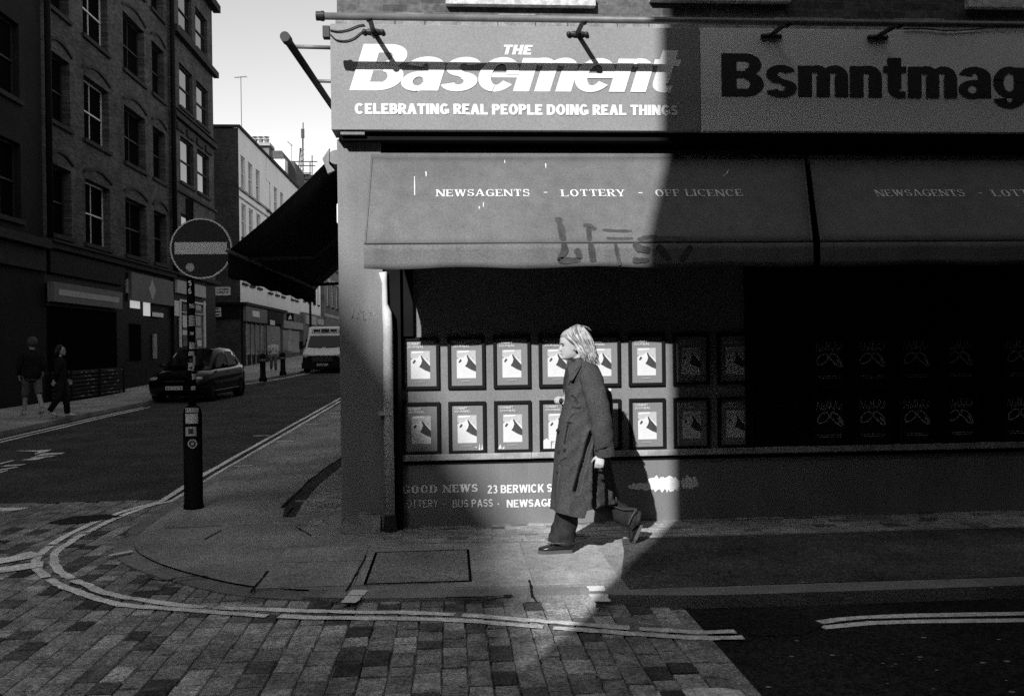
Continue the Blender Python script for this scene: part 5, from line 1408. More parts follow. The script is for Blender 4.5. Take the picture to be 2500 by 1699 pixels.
van = thing('white_van', 'white van with a black front and roof light bar facing down the street', 'van')
prof = lambda w, z0, z1, r=.1: [(0, z1), (w - r, z1), (w - r * .3, z1 - r * .3), (w, z1 - r), (w, z0 + .1), (w - .06, z0), (0, z0)]
m = MB()
m.loft([ring_sym(prof(w, z0, z1, r), y) for y, w, z0, z1, r in ((0, .88, .32, .90, .1), (.06, .96, .26, .95, .1), (.3, 1.0, .24, 1.08, .12), (.62, 1.01, .24, 1.2, .12), (1.3, 1.01, .24, 1.22, .1), (6.0, 1.01, .3, 1.22, .1))]); lpart(m, 'lower_body', M['van_white'], van)
m = MB()
cabv = ((.62, .95, .93, 1.15, 1.21), (1.2, .99, .84, 1.15, 1.9), (1.45, 1.0, .84, 1.15, 2.12), (1.9, 1.01, .9, 1.15, 2.34), (6.0, 1.01, .93, 1.15, 2.38))
m.loft([ring_sym([(0, z1), (wt_ * .85, z1), (wt_, z1 - .05), (wb_, z0 + .05), (wb_, z0), (0, z0)], y) for y, wb_, wt_, z0, z1 in cabv]); lpart(m, 'upper_body', M['van_white'], van)
m = MB(); m.poly([(-.84, .66, 1.275), (.84, .66, 1.275), (.74, 1.155, 1.86), (-.74, 1.155, 1.86)]); lpart(m, 'windscreen', M['glass'], van)
m = MB(); m.poly([(-.78, .675, 1.30), (-.30, .675, 1.30), (-.30, .89, 1.55), (-.78, .80, 1.44)]); 
m = MB(); m.box(-.7, .7, 1.25, 1.42, 2.02, 2.24); m.box(-.8, .8, 1.3, 1.5, 1.97, 2.03); lb = lpart(m, 'light_bar', M['van_white'], van, bevel=.02)
m = MB(); m.box(-.58, -.26, 1.235, 1.25, 2.06, 2.18); m.box(-.2, .2, 1.232, 1.25, 2.04, 2.2); m.box(.26, .58, 1.235, 1.25, 2.06, 2.18); o = m.build('beacon', M['black_gloss'], None); o.parent = lb
m = MB(); m.prism([(-.97, .04, .24), (.97, .04, .24), (1.0, .02, .5), (.93, .0, .86), (-.93, .0, .86), (-1.0, .02, .5)], (0, -.07, 0)); m.box(-1.02, 1.02, -.05, .25, .22, .52); lpart(m, 'bumper', M['black'], van, bevel=.03)
m = MB(); m.box(-.5, .5, -.085, -.072, .56, .8); lpart(m, 'grille', M['black_gloss'], van)
for s in (1, -1):
    m = MB(); m.ball((s * .82, .02, .84), .15, 12, 8, (1.0, .8, .75)); lpart(m, 'headlight', M['lamp_glass'], van, True)
    m = MB(); m.box(min(s * 1.08, s * 1.28), max(s * 1.08, s * 1.28), .95, 1.05, 1.2, 1.58); m.box(min(s * .98, s * 1.1), max(s * .98, s * 1.1), .98, 1.02, 1.3, 1.36); lpart(m, 'wing_mirror', M['black'], van, bevel=.03)
    m = MB(); m.poly([(s * 1.012, .85, 1.28), (s * 1.012, 1.75, 1.28), (s * .945, 1.7, 1.85), (s * .925, 1.32, 1.85)]); lpart(m, 'side_window', M['glass'], van)
    wheel(van, s * 1.0, .85, .34, .24); wheel(van, s * 1.0, 4.6, .34, .24)
    m = MB(); m.tube([(s * .1, .63, 1.25), (s * .65, .665, 1.275)], .018, 5); lpart(m, 'wiper', M['black'], van)
m = MB(); m.box(-.27, .27, -.092, -.08, .36, .47); np_ = lpart(m, 'number_plate', M['fascia_pale'], van)
t = MB()
for k in range(7): t.box(-.22 + .064 * k, -.18 + .064 * k, -.0945, -.0925, .38, .45)
o = t.build('plate_lettering', M['dark_vinyl'], None); o.parent = np_
m = MB(); m.box(-.2, .2, .18, .2, 1.045, 1.09); 
place(van, -6.32, 44.0, zr(45) + .0, R_(1.0))
# ------------------------------------------------------------------ people
def evaluated(o):
    dg = bpy.context.evaluated_depsgraph_get(); dg.update()
    me = bpy.data.meshes.new_from_object(o.evaluated_get(dg)); return me
def fuse(mb, name, mat_, parent, voxel, smooth_it=3):
    """one continuous skin out of overlapping closed shapes"""
    me = mb.mesh(name); bm = bmesh.new(); bm.from_mesh(me); bmesh.ops.recalc_face_normals(bm, faces=bm.faces); bm.to_mesh(me); bm.free()
    tmp = bpy.data.objects.new('tmp', me); COL.objects.link(tmp)
    r = tmp.modifiers.new('r', 'REMESH'); r.mode = 'VOXEL'; r.voxel_size = voxel
    s = tmp.modifiers.new('s', 'SMOOTH'); s.iterations = smooth_it; s.factor = .5
    me2 = evaluated(tmp); bpy.data.objects.remove(tmp); me2.name = name; me2.materials.clear()
    return link(name, me2, mat_, parent, True)
def head_shape(mb, c, f, up, h=.225, n=36):
    """head with face: c = bottom of chin axis, f = facing, up = head axis"""
    f = Vector(f).normalized(); up = Vector(up).normalized(); s = up.cross(f).normalized(); f = s.cross(up).normalized()
    tab = [(0, .06, -.005, .02), (.04, .078, .015, .036), (.1, .085, .035, .048), (.2, .084, .06, .058), (.3, .084, .075, .064), (.4, .084, .086, .069), (.5, .082, .095, .073), (.6, .087, .1, .075), (.72, .085, .1, .076), (.84, .07, .088, .066), (.93, .047, .062, .046), (.985, .018, .025, .018)]
    nose = [(0, 0), (.29, 0), (.325, .012), (.36, .027), (.40, .024), (.48, .012), (.56, .004), (.62, 0), (1, 0)]
    lip = [(0, 0), (.04, .004), (.08, .008), (.13, .001), (.175, -.002), (.2, .006), (.225, .002), (.25, .007), (.28, 0), (1, 0)]
    brow = [(0, 0), (.45, 0), (.5, -.009), (.54, -.005), (.585, .005), (.65, 0), (1, 0)]
    rings = []; c = Vector(c)
    ts = [i / 44 * .985 for i in range(45)]
    for t in ts:
        fr, bk_, w = lerp(tab, t); nn = lerp(nose, t)[0]; li = lerp(lip, t)[0]; br = lerp(brow, t)[0]
        r = []
        for k in range(n):
            a = 2 * math.pi * k / n; ca, sa_ = math.cos(a), math.sin(a)
            x = (fr if ca > 0 else bk_) * math.copysign(abs(ca) ** .86, ca); y = w * math.copysign(abs(sa_) ** .95, sa_)
            if ca > 0:
                x += nn * math.exp(-(y / .0105) ** 2) + li * math.exp(-(y / .022) ** 2) + br * math.exp(-((abs(y) - .03) / .015) ** 2)
            r.append(c + f * x + s * y + up * (t * h))
        rings.append(r)
    mb.loft(rings)
    for sd in (1, -1):       # ears
        e = c + f * -.008 + s * (sd * .073) + up * (.44 * h)
        mb.tube([e - up * .028 + f * .008, e, e + up * .024 - f * .006], [.008, .013, .011], 8, .8)
    return f, s, up
def hand_shape(mb, w, d, nrm, th_side, curl=.5, k=1.0):
    """palm, four bent fingers and a thumb. w wrist, d hand direction, nrm palm side, th_side towards the thumb"""
    w = Vector(w); d = Vector(d).normalized(); nrm = Vector(nrm); nrm = (nrm - d * nrm.dot(d)).normalized(); a = d.cross(nrm).normalized()
    if a.dot(Vector(th_side)) < 0: a = -a
    mb.loft([[w + d * (y * k) + a * (hw * k * math.cos(2 * math.pi * q / 14) + off * k) + nrm * (ht * k * math.sin(2 * math.pi * q / 14)) for q in range(14)] for y, hw, ht, off in ((-.03, .026, .02, 0), (0, .027, .018, 0), (.03, .036, .017, .001), (.065, .042, .015, 0), (.085, .041, .012, 0), (.093, .034, .008, 0))])
    for i, (off, L_, bend) in enumerate(((.031, .072, .85), (.0105, .08, .95), (-.0105, .074, 1.05), (-.031, .058, 1.2))):
        p = w + d * (.082 * k) + a * (off * k); pts = [p]; ang = .12; dirv = d
        for seg, fr in enumerate((.42, .33, .25)):
            ang += curl * bend * (.7 if seg == 0 else 1.0); dirv = (d * math.cos(ang) + nrm * math.sin(ang) + a * (off * .9)).normalized(); p = p + dirv * (L_ * fr * k); pts.append(p)
        mb.tube(pts, [.0095 * k, .0092 * k, .0085 * k, .0068 * k], 8); mb.ball(pts[-1], .0068 * k, 8, 6)
    p = w + d * (.022 * k) + a * (.03 * k) + nrm * .004; pts = [p]
    for L_, o_, n_ in ((.035, .75, .35), (.03, .45, .55 + curl * .3), (.024, .25, .7 + curl * .4)):
        p = p + (d * .75 + a * o_ + nrm * n_).normalized() * (L_ * k); pts.append(p)
    mb.tube(pts, [.014 * k, .0115 * k, .0098 * k, .0075 * k], 8); mb.ball(pts[-1], .0075 * k, 8, 6)
def shoe_shape(mb, heel, toe, up, w=.046, hh=.075):
    heel, toe = Vector(heel), Vector(toe); d = (toe - heel); L_ = d.length; d.normalize(); up = Vector(up); up = (up - d * up.dot(d)).normalized(); s = d.cross(up)
    rings = []
    for t, hw, h1 in ((0, .6, .8), (.05, .78, .95), (.2, .82, 1.0), (.38, .8, .98), (.55, .95, .72), (.72, 1.05, .52), (.87, .92, .42), (.96, .62, .34), (1.0, .3, .25)):
        c = heel + d * (L_ * t)
        rings.append([c + s * (w * hw * math.cos(a)) + up * (hh * h1 * (.5 + .5 * math.sin(a)) if math.sin(a) > -.3 else hh * h1 * .08 * (1 + math.sin(a))) for a in [2 * math.pi * q / 16 for q in range(16)]])
    mb.loft(rings); return d, up, s

# ---- the woman walking past the posters
WD = 6.70
def Q(u, v, d=0.0): return P(1280 + u / 4.933, 770 + v / 4.933, WD + d)
foot0 = Q(400, 2865)
wm = thing('person', 'woman with shoulder length blonde hair in a long grey wool coat striding left', 'person', (foot0.x, WD, 0))
FWD = Vector((-1, 0, 0))
b = MB()
chin = Q(590, 528); hd_up = Vector((-.10, 0, 1)).normalized(); hd_f = Vector((-1, -.06, -.10))
HF, HS, HU = head_shape(b, chin, hd_f, hd_up, .226)
b.tube([Q(690, 640), Q(650, 540), Q(640, 430)], [.062, .052, .05], 14)
b.tube([Q(690, 1600), Q(680, 1300), Q(690, 900), Q(700, 700), Q(700, 610)], [.13, .125, .14, .13, .06], 16)
kn0, an0 = Q(575, 2080, -.09), Q(470, 2770, -.05); hp0 = Q(690, 1600, -.09)
hp1, kn1, an1 = Q(710, 1600, .1), Q(890, 2230, .13), Q(1375, 2490, .17)
b.tube([hp0, kn0, an0], [.088, .058, .04], 14); b.tube([hp1, kn1, an1], [.088, .058, .04], 14)
sh0 = Q(790, 690, -.17); el0 = Q(905, 1150, -.25); wr0 = Q(925, 1690, -.285)
sh1 = Q(700, 680, .17); el1 = Q(640, 1180, .24); wr1 = Q(505, 1035, .06)
b.tube([sh0, el0, wr0], [.05, .04, .026], 12); b.tube([sh1, el1, wr1], [.05, .04, .026], 12)
hand_shape(b, wr0 + Vector((0, 0, .01)), (Q(905, 1800, -.30) - wr0), (.25, 1, 0), (-1, 0, 0), .75, .86)
hand_shape(b, wr1, (Q(405, 985, .02) - wr1), (.5, .2, -1), (-.2, -1, .4), 1.05, .95)
shoe0h, shoe0t = Q(590, 2862, -.05), Q(172, 2870, -.06)
shoe1t, shoe1h = Q(1290, 2725, .2), Q(1395, 2505, .17)
body = fuse(b, 'body', M['skin'], wm, .0055, 2)
# face details
def fpt(t, y, x): return chin + HU * (t * .226) + HS * y + HF * x
for sd in (1, -1):
    e = MB(); e.ball(fpt(.50, sd * .031, .072), .009, 10, 8, (1, 1, .6)); e.build('eye', M['eye'], wm, smooth=True)
    e = MB(); e.tube([fpt(.575, sd * .016, .0885), fpt(.592, sd * .03, .086), fpt(.582, sd * .046, .073)], .0022, 6); e.build('eyebrow', M['brow'], wm)
e = MB(); e.tube([fpt(.215, .019, .078), fpt(.222, .0, .0915), fpt(.215, -.019, .078)], .0042, 6); e.build('mouth', M['lips'], wm, smooth=True)
# hair: a close cap, then locks falling from the parting to the shoulder
hb_ = MB(); rg = random.Random(17)
htab = [(.28, .0, .098, .086), (.4, .012, .108, .09), (.5, .022, .114, .09), (.62, .05, .118, .091), (.74, .082, .116, .089), (.85, .08, .106, .08), (.95, .062, .082, .06), (1.03, .03, .045, .034), (1.06, .004, .006, .004)]
rings = []
for i in range(22):
    t = .28 + .78 * i / 21; fr, bk_, w = lerp(htab, t)
    rings.append([chin + HU * (t * .226) + HF * ((fr if math.cos(a) > 0 else bk_) * math.cos(a) - .004) + HS * (w * math.sin(a)) for a in [2 * math.pi * k / 30 for k in range(30)]])
hb_.loft(rings, tone=.75)
def lock(pts, r, tone, wave=.0):
    c = catmull(pts, 7); n_ = len(c); ph = rg.uniform(0, 6)
    c = [p + Vector((math.sin(ph + i * .55), .6 * math.cos(ph * 2 + i * .5), .3 * math.sin(i * .7 + ph))) * (wave * (i / n_) ** 1.5) for i, p in enumerate(c)]
    hb_.tube(c, [r * (.5 if i == 0 else max(.18, min(1, 3.2 * (1 - i / (n_ - 1)))) * (1 + .18 * math.sin(i * .8 + ph))) for i in range(n_)], 6, .5, tone=tone)
TN = [.28, .4, .55, .75, .9, 1.05, 1.2, 1.35]
for side in (-1, 1):
    for k in range(230):
        q = (k + rg.random()) / 230; lv = rg.uniform(0, .014)
        s0 = Q(*[c_ + rg.uniform(-7, 7) for c_ in lerp([(0, 492, 232), (.1, 515, 188), (.25, 560, 148), (.5, 620, 124), (.75, 668, 132), (1, 715, 158)], q)], side * rg.uniform(.004, .026))
        m1 = Q(512 + 262 * q + rg.uniform(-16, 16) * (2.0 if q < .2 else 1), 250 + 10 * q + rg.uniform(-16, 16), side * (.05 + .03 * min(1, q * 4) + lv))
        m2 = Q(632 + 190 * q + rg.uniform(-18, 18), 375 + rg.uniform(-16, 16), side * (.088 + lv) * (1 - .25 * q))
        m3 = Q(705 + 145 * q + rg.uniform(-24, 24), 485 + rg.uniform(-15, 15), side * (.088 + lv + rg.uniform(-.01, .008)) * (1 - .35 * q))
        e_ = Q(728 + 160 * q + rg.uniform(-32, 28), 588 + rg.uniform(-60, 26) - 18 * abs(q - .4), side * (.088 + rg.uniform(-.03, .02)) * (1 - .4 * q))
        tn = rg.choice(TN)
        lock([s0, m1, m2, m3, e_], rg.uniform(.003, .0062), tn, rg.uniform(.003, .014))
for k in range(90):      # back of the head
    q = rg.uniform(-1, 1)
    lock([Q(690 + rg.uniform(-20, 20), 140, q * .03), Q(785 + rg.uniform(-14, 8), 235, q * .06), Q(830 + rg.uniform(-12, 12), 350, q * .075), Q(852 + rg.uniform(-20, 16), 470, q * .08), Q(858 + rg.uniform(-45, 35), 585 + rg.uniform(-50, 20), q * .08)], rg.uniform(.0035, .007), rg.choice(TN), rg.uniform(.004, .016))
for k in range(10):      # fine strands lifting off
    lock([Q(600 + 12 * k, 126, 0), Q(640 + 14 * k, 108 + 4 * k + rg.uniform(-4, 4), rg.uniform(-.02, .02)), Q(700 + 13 * k, 130 + 7 * k, rg.uniform(-.04, .04))], .0022, 1.0)
hair = hb_.build('hair', M['hair'], wm, smooth=True, recalc=True)
# coat: lofted from the shoulders to the hem, with folds
CT = [(548, 545, 745, .07), (575, 528, 835, .13), (610, 517, 888, .178), (660, 513, 912, .2), (740, 508, 930, .205), (820, 496, 940, .205), (900, 484, 935, .2), (1000, 488, 930, .195), (1120, 450, 945, .2), (1280, 412, 965, .212), (1430, 388, 985, .228), (1630, 366, 1010, .245), (1790, 358, 1035, .255), (2000, 345, 1075, .265), (2230, 330, 1115, .275), (2390, 322, 1140, .28)]
GROOVE = [([(815, 1420), (770, 1560), (715, 1760), (660, 1960), (625, 2100)], 26, .05), ([(548, 1310), (520, 1420), (500, 1545)], 20, .03), 
          ([(575, 975), (610, 1010), (645, 1065)], 12, .02), ([(590, 1120), (640, 1135), (670, 1130)], 16, .014), ([(500, 1730), (450, 1760), (425, 1800)], 14, .016), ([(715, 575), (640, 680), (565, 800), (545, 850)], 15, .026), ([(445, 1810), (420, 1980), (400, 2200)], 16, .012), ([(1110, 1800), (1120, 2100), (1110, 2300)], 30, .04), ([(600, 1200), (560, 1240), (520, 1300)], 14, .01)]
def seg_d(p, a, b):
    ax, ay = a; bx_, by_ = b; t = max(0, min(1, ((p[0] - ax) * (bx_ - ax) + (p[1] - ay) * (by_ - ay)) / ((bx_ - ax) ** 2 + (by_ - ay) ** 2))); return math.hypot(p[0] - ax - t * (bx_ - ax), p[1] - ay - t * (by_ - ay))
cm = MB(); NR, NV = 220, 190; rings = []
for i in range(NV):
    v = 548 + (2390 - 548) * (i / (NV - 1)); fu, bu, hw = lerp(CT, v); ring = []
    for k in range(NR):
        a = 2 * math.pi * k / NR; ca, sa_ = math.cos(a), math.sin(a)      # ca = -1 front, sa = -1 near side
        u = (fu + bu) / 2 + (bu - fu) / 2 * math.copysign(abs(ca) ** .8, ca); y = hw * math.copysign(abs(sa_) ** .85, sa_)
        vv = v
        low = max(0, (v - 2000) / 390)
        vv += low * (14 * math.cos(3 * a) + (-90 * ca - 40 if ca > 0 else 60 * ca + 10 + 40 * (1 - abs(ca))))
        sk = max(0, (v - 1300) / 1090); y += hw * .07 * sk * math.sin(7 * a + .8) ; u += 12 * sk * math.sin(9 * a + 1.5)
        d = 0
        if sa_ < .3 and v > 1480:
            st_ = min(1, (v - 1480) / 260); k1 = max(0, min(1, (u - (838 - .02 * (v - 1500)) + 8) / 16)); k2 = max(0, min(1, (u - (972 + .01 * (v - 1500)) + 8) / 16)); y += st_ * (.125 * k1 + .08 * k2) * min(1, max(0, (.3 - sa_) / .3)); y = min(y, hw)
        if sa_ < .25:
            for pl, wd, dep in GROOVE:
                dd = min(seg_d((u, v), p, q) for p, q in zip(pl, pl[1:])); d += 1.1 * dep * math.exp(-(dd / wd) ** 2)
                d -= dep * .22 * math.exp(-((dd - wd * 1.9) / (wd * .9)) ** 2)
        y += d + .006 * math.sin(u * .021 + v * .013) * math.sin(v * .017 + a * 2)
        ring.append(Q(u, vv, y))
    rings.append(ring)
cm.loft(rings, True, False); coat = cm.build('coat', M['coat'], wm, smooth=True)
s = coat.modifiers.new('thick', 'SOLIDIFY'); s.thickness = .008; s.offset = -1
def loft_path(pts, rad, n=22, flat=.85, fold=0.0, ph=0.0):
    m = MB(); P_ = catmull(pts, 7); N_ = len(P_) - 1; rings = []
    for i, p in enumerate(P_):
        t = (P_[min(i + 1, N_)] - P_[max(i - 1, 0)]).normalized(); a = t.cross(Vector((0, 1, 0))).normalized(); b_ = a.cross(t)
        x = i / N_ * (len(rad) - 1); j = min(int(x), len(rad) - 2); r = rad[j] + (rad[j + 1] - rad[j]) * (x - j)
        rings.append([p + a * (r * math.cos(2 * math.pi * k / n)) * (1 + fold * math.sin(i * 1.3 + ph + 2 * math.cos(2 * math.pi * k / n))) + b_ * (r * flat * math.sin(2 * math.pi * k / n)) * (1 + fold * math.sin(i * .9 + k)) for k in range(n)])
    m.loft(rings); return m
loft_path([Q(770, 640, -.10), Q(800, 740, -.185), Q(850, 930, -.24), Q(905, 1160, -.275), Q(945, 1420, -.275), Q(962, 1585, -.26), Q(968, 1650, -.255)], [.06, .088, .085, .083, .080, .074, .072], fold=.035).build('sleeve', M['coat'], wm, smooth=True)
loft_path([Q(958, 1585, -.262), Q(968, 1650, -.257), Q(972, 1688, -.255)], [.077, .078, .078], flat=.9).build('cuff', M['coat'], wm, smooth=True)
m = MB(); m.tube([Q(850, 1622, -.268) + Vector((0, -.03, 0)), Q(960, 1585, -.34), Q(1070, 1552, -.29)], .006, 6); m.build('cuff_strap', M['coat_dark'], wm, smooth=True)
loft_path([Q(700, 650, .12), Q(680, 760, .2), Q(650, 960, .24), Q(630, 1150, .235), Q(580, 1090, .17), Q(525, 1045, .085)], [.06, .085, .08, .075, .066, .058], fold=.03).build('sleeve', M['coat'], wm, smooth=True)
m = MB()                                               # turned-up collar
rings = []
for t in (0, .33, .66, 1):
    ring = []
    for k in range(30):
        a = 2 * math.pi * k / 30; ca, sa_ = math.cos(a), math.sin(a)
        u0, v0, y0 = 620 + 98 * ca, 515 - 20 * ca, .072 * sa_
        u1, v1, y1 = 655 + 150 * ca, 640 + 45 * max(0, -ca) * (1 + .5 * max(0, -sa_)) - 45 * max(0, ca), .135 * sa_
        ring.append(Q(u0 + (u1 - u0) * t, v0 + (v1 - v0) * t, y0 + (y1 - y0) * t - .004 * math.sin(4 * a)))
    rings.append(ring)
m.loft(rings, False, False); co = m.build('collar', M['coat'], wm, smooth=True); s = co.modifiers.new('thick', 'SOLIDIFY'); s.thickness = .009
m = MB(); m.prism([Q(520, 620, -.125), Q(690, 590, -.16), Q(650, 670, -.208), Q(575, 790, -.212), Q(540, 775, -.19)], (0, -.012, 0)); m.build('lapel', M['coat'], wm, bevel=.004)
m = MB(); m.tube([Q(515, 640, -.03), Q(505, 760, -.02), Q(494, 880, -.01), Q(500, 990, 0)], [.012, .02, .02, .012], 8); m.build('front_opening', M['coat_dark'], wm, smooth=True)
m = MB(); m.tube([Q(560, 520, -.055), Q(600, 545, -.07), Q(570, 590, -.09)], [.012, .018, .012], 8); m.build('neck_scarf', M['coat_dark'], wm, smooth=True)
for u, v, y in ((400, 1385, -.13), (415, 1640, -.16), (400, 1885, -.16), (485, 1620, -.22)):
    m = MB(); m.ball(Q(u, v, y), .013, 10, 6, (1, .6, 1)); m.build('button', M['coat_dark'], wm, smooth=True)
m = MB(); m.ball(Q(1050, 1500, -.3), .012, 10, 6); m.build('button', M['coat_dark'], wm, smooth=True)
# trousers and shoes
loft_path([hp0, Q(640, 1850, -.09), kn0, Q(520, 2390, -.07), Q(470, 2600, -.05), Q(440, 2740, -.05)], [.11, .1, .088, .088, .098, .104], flat=.85, fold=.04, n=26).build('trouser_leg', M['jeans'], wm, smooth=True)
loft_path([hp1, Q(790, 1900, .12), Q(900, 2215, .14), Q(1120, 2360, .16), Q(1290, 2440, .17), Q(1350, 2475, .17)], [.11, .098, .084, .078, .08, .084], flat=.85, fold=.05, n=26, ph=2).build('trouser_leg', M['jeans'], wm, smooth=True)
m = MB(); m.tube([Q(275, 2738, -.12), Q(430, 2745, -.145), Q(600, 2745, -.1)], .004, 5); m.tube([Q(1000, 2275, .06), Q(1180, 2330, .07), Q(1330, 2325, .09)], .004, 5); m.tube([Q(1350, 2325, .085), Q(1290, 2430, .08), Q(1255, 2510, .09)], .004, 5); m.build('denim_seam', M['jean_seam'], wm)
m = MB(); h_, t_ = Vector((shoe0h.x, WD - .05, .022)), Vector((shoe0t.x, WD - .06, .022)); shoe_shape(m, h_, t_, (0, 0, 1), .05, .082); so = m.build('shoe', M['leather'], wm, smooth=True)
m = MB(); d_ = (t_ - h_)
out_ = [h_ + d_ * t + Vector((0, sd * w, -.022)) for t, w, sd in [(t, w, 1) for t, w in ((-.01, .02), (.05, .042), (.3, .043), (.6, .05), (.8, .054), (.95, .036), (1.015, .012))] + [(t, w, -1) for t, w in ((1.015, .012), (.95, .036), (.8, .054), (.6, .05), (.3, .043), (.05, .042), (-.01, .02))]]
m.prism(out_, (0, 0, .03)); m.build('sole', M['sole'], so)
m = MB()
for k in range(3): m.tube([h_ + d_ * (.5 + .09 * k) + Vector((0, -.036, .052 - .008 * k)), h_ + d_ * (.53 + .09 * k) + Vector((0, 0, .073 - .011 * k)), h_ + d_ * (.5 + .09 * k) + Vector((0, .036, .052 - .008 * k))], .004, 5)
m.build('laces', M['sole'], so)
m = MB(); h1_, t1_ = shoe1h + Vector((.0, 0, 0)), Vector((shoe1t.x, shoe1t.y, .012)); up1 = Vector((-.75, 0, .35)); shoe_shape(m, h1_, t1_, up1, .048, .085); so = m.build('shoe', M['leather'], wm, smooth=True)
dd = (t1_ - h1_).normalized(); nn1 = (up1 - dd * up1.dot(dd)).normalized(); s1 = dd.cross(nn1); L1 = (t1_ - h1_).length; m = MB()
m.prism([h1_ + dd * (L1 * t) + s1 * (w * sd) - nn1 * .02 for t, w, sd in [(t, w, 1) for t, w in ((0, .03), (.3, .04), (.7, .05), (.95, .034), (1.0, .015))] + [(t, w, -1) for t, w in ((1.0, .015), (.95, .034), (.7, .05), (.3, .04), (0, .03))]], nn1 * .026); m.build('sole', M['sole'], so)
# bag slung behind her
bg_ = thing('shoulder_bag', 'black bag slung behind the back of the walking woman', 'bag', tuple(Q(1000, 1250, .12)))
m = MB(); rings = []
for v, u0, u1, w in ((885, 925, 1000, .05), (900, 915, 1035, .08), (960, 900, 1058, .1), (1060, 905, 1068, .11), (1180, 930, 1072, .11), (1290, 950, 1075, .1), (1330, 965, 1065, .07)):
    rings.append([Q((u0 + u1) / 2 + (u1 - u0) / 2 * math.copysign(abs(math.cos(a)) ** .6, math.cos(a)), v + 6 * math.sin(3 * a), .13 + w * math.copysign(abs(math.sin(a)) ** .7, math.sin(a))) for a in [2 * math.pi * k / 24 for k in range(24)]])
m.loft(rings); m.build('bag_body', M['bag'], bg_, smooth=True)
m = MB(); m.tube([Q(960, 900, .06), Q(900, 740, .08), Q(800, 630, .1), Q(690, 680, .12)], .012, 6, .4); m.build('strap', M['bag'], bg_, smooth=True)
m = MB(); m.box(Q(1005, 880, .04).x, Q(1040, 880, .04).x, WD + .02, WD + .06, Q(1005, 905, .04).z, Q(1005, 880, .04).z); m.build('tag', M['white_paint'], bg_)

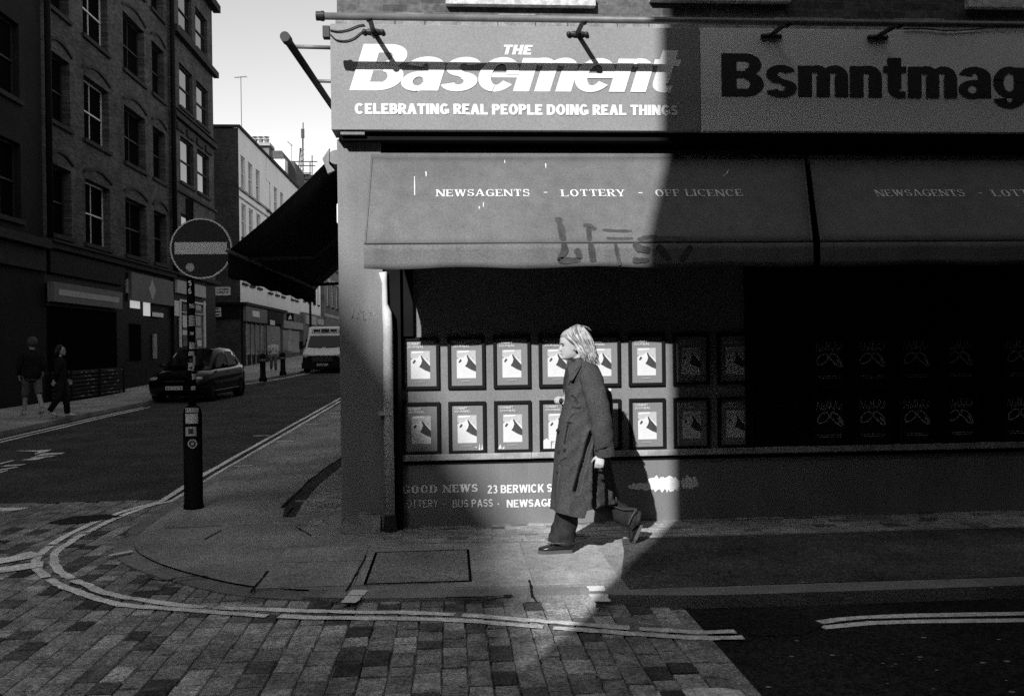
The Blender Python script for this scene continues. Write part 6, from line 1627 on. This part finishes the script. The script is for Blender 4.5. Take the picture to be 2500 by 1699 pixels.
# ---- small figures in the street
def figure(label, x, y, z, H, yaw, top, legs, hair_m, stride=.2, bare_calf=False, long_hair=False, arms=((.12, 0), (-.1, 0)), strap=False, shoe='shoe_pale', skin='skin_shade'):
    t = thing('person', label, 'person', (x, y, z)); k = H / 1.7
    f = Vector((math.cos(yaw), math.sin(yaw), 0)); s = Vector((-f.y, f.x, 0)); u = Vector((0, 0, 1)); O = Vector((x, y, z))
    A = lambda a, b_, c: O + (f * a + s * b_ + u * c) * k
    m = MB(); head_shape(m, A(.02, 0, 1.475), f, u, .225 * k, 24); m.tube([A(-.01, 0, 1.36), A(-.005, 0, 1.5)], [.055 * k, .05 * k], 10)
    m.loft([[A(-.01 + r1 * math.cos(a), r2 * math.sin(a), zz_) for a in [2 * math.pi * q / 18 for q in range(18)]] for zz_, r1, r2 in ((.8, .1, .15), (.95, .11, .165), (1.1, .1, .14), (1.25, .115, .165), (1.36, .1, .18), (1.42, .06, .1))])
    J = {}
    for sd, st in ((1, stride), (-1, -stride)):
        hp = A(0, .09 * sd, .88); kn = A(st * .55 + .04, .1 * sd, .48 + (.02 if st < 0 else 0)); an = A(st * 1.1 - (.1 if st < 0 else 0), .1 * sd, .09 + (.08 if st < 0 else 0)); J[sd] = (hp, kn, an)
        m.tube([hp, kn, an], [.08 * k, .055 * k, .04 * k], 12)
        toe = an + f * (.17 * k) - u * (.05 * k + (.07 * k if st < 0 else 0)); m.tube([an - f * .03 * k - u * .04 * k, toe], [.04 * k, .03 * k], 8)
    for sd, (sw, bend) in ((1, arms[0]), (-1, arms[1])):
        sh = A(-.01, .185 * sd, 1.36); el = A(sw * .6, .23 * sd, 1.1); wr = A(sw * 1.3 + bend * .22, .22 * sd, .88 + bend * .25); J[(sd, 'a')] = (sh, el, wr)
        m.tube([sh, el, wr], [.05 * k, .04 * k, .026 * k], 10); hand_shape(m, wr, (wr - el) + f * .03, s * -sd, f, .6, k)
    fuse(m, 'body', M[skin], t, .009 * k, 1)
    m = MB()
    m.loft([[A(-.01 + r1 * math.cos(a), r2 * math.sin(a), zz_) for a in [2 * math.pi * q / 22 for q in range(22)]] for zz_, r1, r2 in ((.82, .135, .18), (.95, .13, .185), (1.1, .12, .165), (1.25, .135, .185), (1.36, .12, .2), (1.42, .075, .12), (1.45, .055, .065))])
    for sd in (1, -1): sh, el, wr = J[(sd, 'a')]; m.tube([sh + u * .02 * k, el, el + (wr - el) * (.85 if not strap else .1)], [.068 * k, .055 * k, .045 * k], 12)
    m.build('top', M[top], t, smooth=True)
    m = MB(); m.loft([[A(.0 + r1 * math.cos(a), r2 * math.sin(a), zz_) for a in [2 * math.pi * q / 20 for q in range(20)]] for zz_, r1, r2 in ((.78, .12, .17), (.92, .125, .175), (.98, .115, .165))])
    for sd in (1, -1):
        hp, kn, an = J[sd]; e_ = an if not bare_calf else kn + (an - kn) * .12
        m.tube([hp, kn, e_], [.1 * k, .078 * k, .066 * k if not bare_calf else .085 * k], 12)
    m.build('trousers', M[legs], t, smooth=True)
    for sd in (1, -1):
        hp, kn, an = J[sd]; m = MB(); low = u * (.065 * k)
        st = stride if sd > 0 else -stride; hl = an - f * .05 * k - low; to = an + f * .2 * k - low - (u * .07 * k if st < 0 else u * 0); shoe_shape(m, hl, to, u, .045 * k, .08 * k); m.build('shoe', M[shoe], t, smooth=True)
    m = MB(); c = A(-.015, 0, 1.6)
    m.ball(c + u * .02 * k, .112 * k, 16, 10, (1, .82, 1.02))
    if long_hair: m.tube([c + u * .02, A(-.07, 0, 1.5), A(-.09, 0, 1.36)], [.1 * k, .095 * k, .05 * k], 12)
    hc = m.build('hair', M[hair_m], t, smooth=True)
    hc.location = Vector(hc.location) - f * .022 * k + u * .012
    if strap:
        m = MB(); m.tube([A(-.02, .13, 1.42), A(.125, .02, 1.25), A(.11, -.17, 1.0)], .022 * k, 6, .4); m.build('bag_strap', M['black'], t)
    return t
figure('man in dark jacket and knee length trousers walking away at the far left', -9.72, 21.2, zr(21) + .115, 1.80, R_(130), 'cloth_dark', 'cloth_mid', 'hair_dark', .22, bare_calf=True, arms=((.1, .0), (-.05, .3)))
figure('fair haired woman in black clothes walking on the far left pavement', -8.87, 20.7, zr(21) + .105, 1.62, R_(20), 'cloth_dark', 'cloth_dark', 'hair', .12, long_hair=True, shoe='cloth_pale')
figure('distant person in a pale top with a strap across the chest walking towards the viewpoint', -8.75, 44.2, zr(44.2) + .1, 1.62, R_(-75), 'cloth_pale', 'cloth_mid', 'hair_dark', .12, strap=True, shoe='shoe_pale')
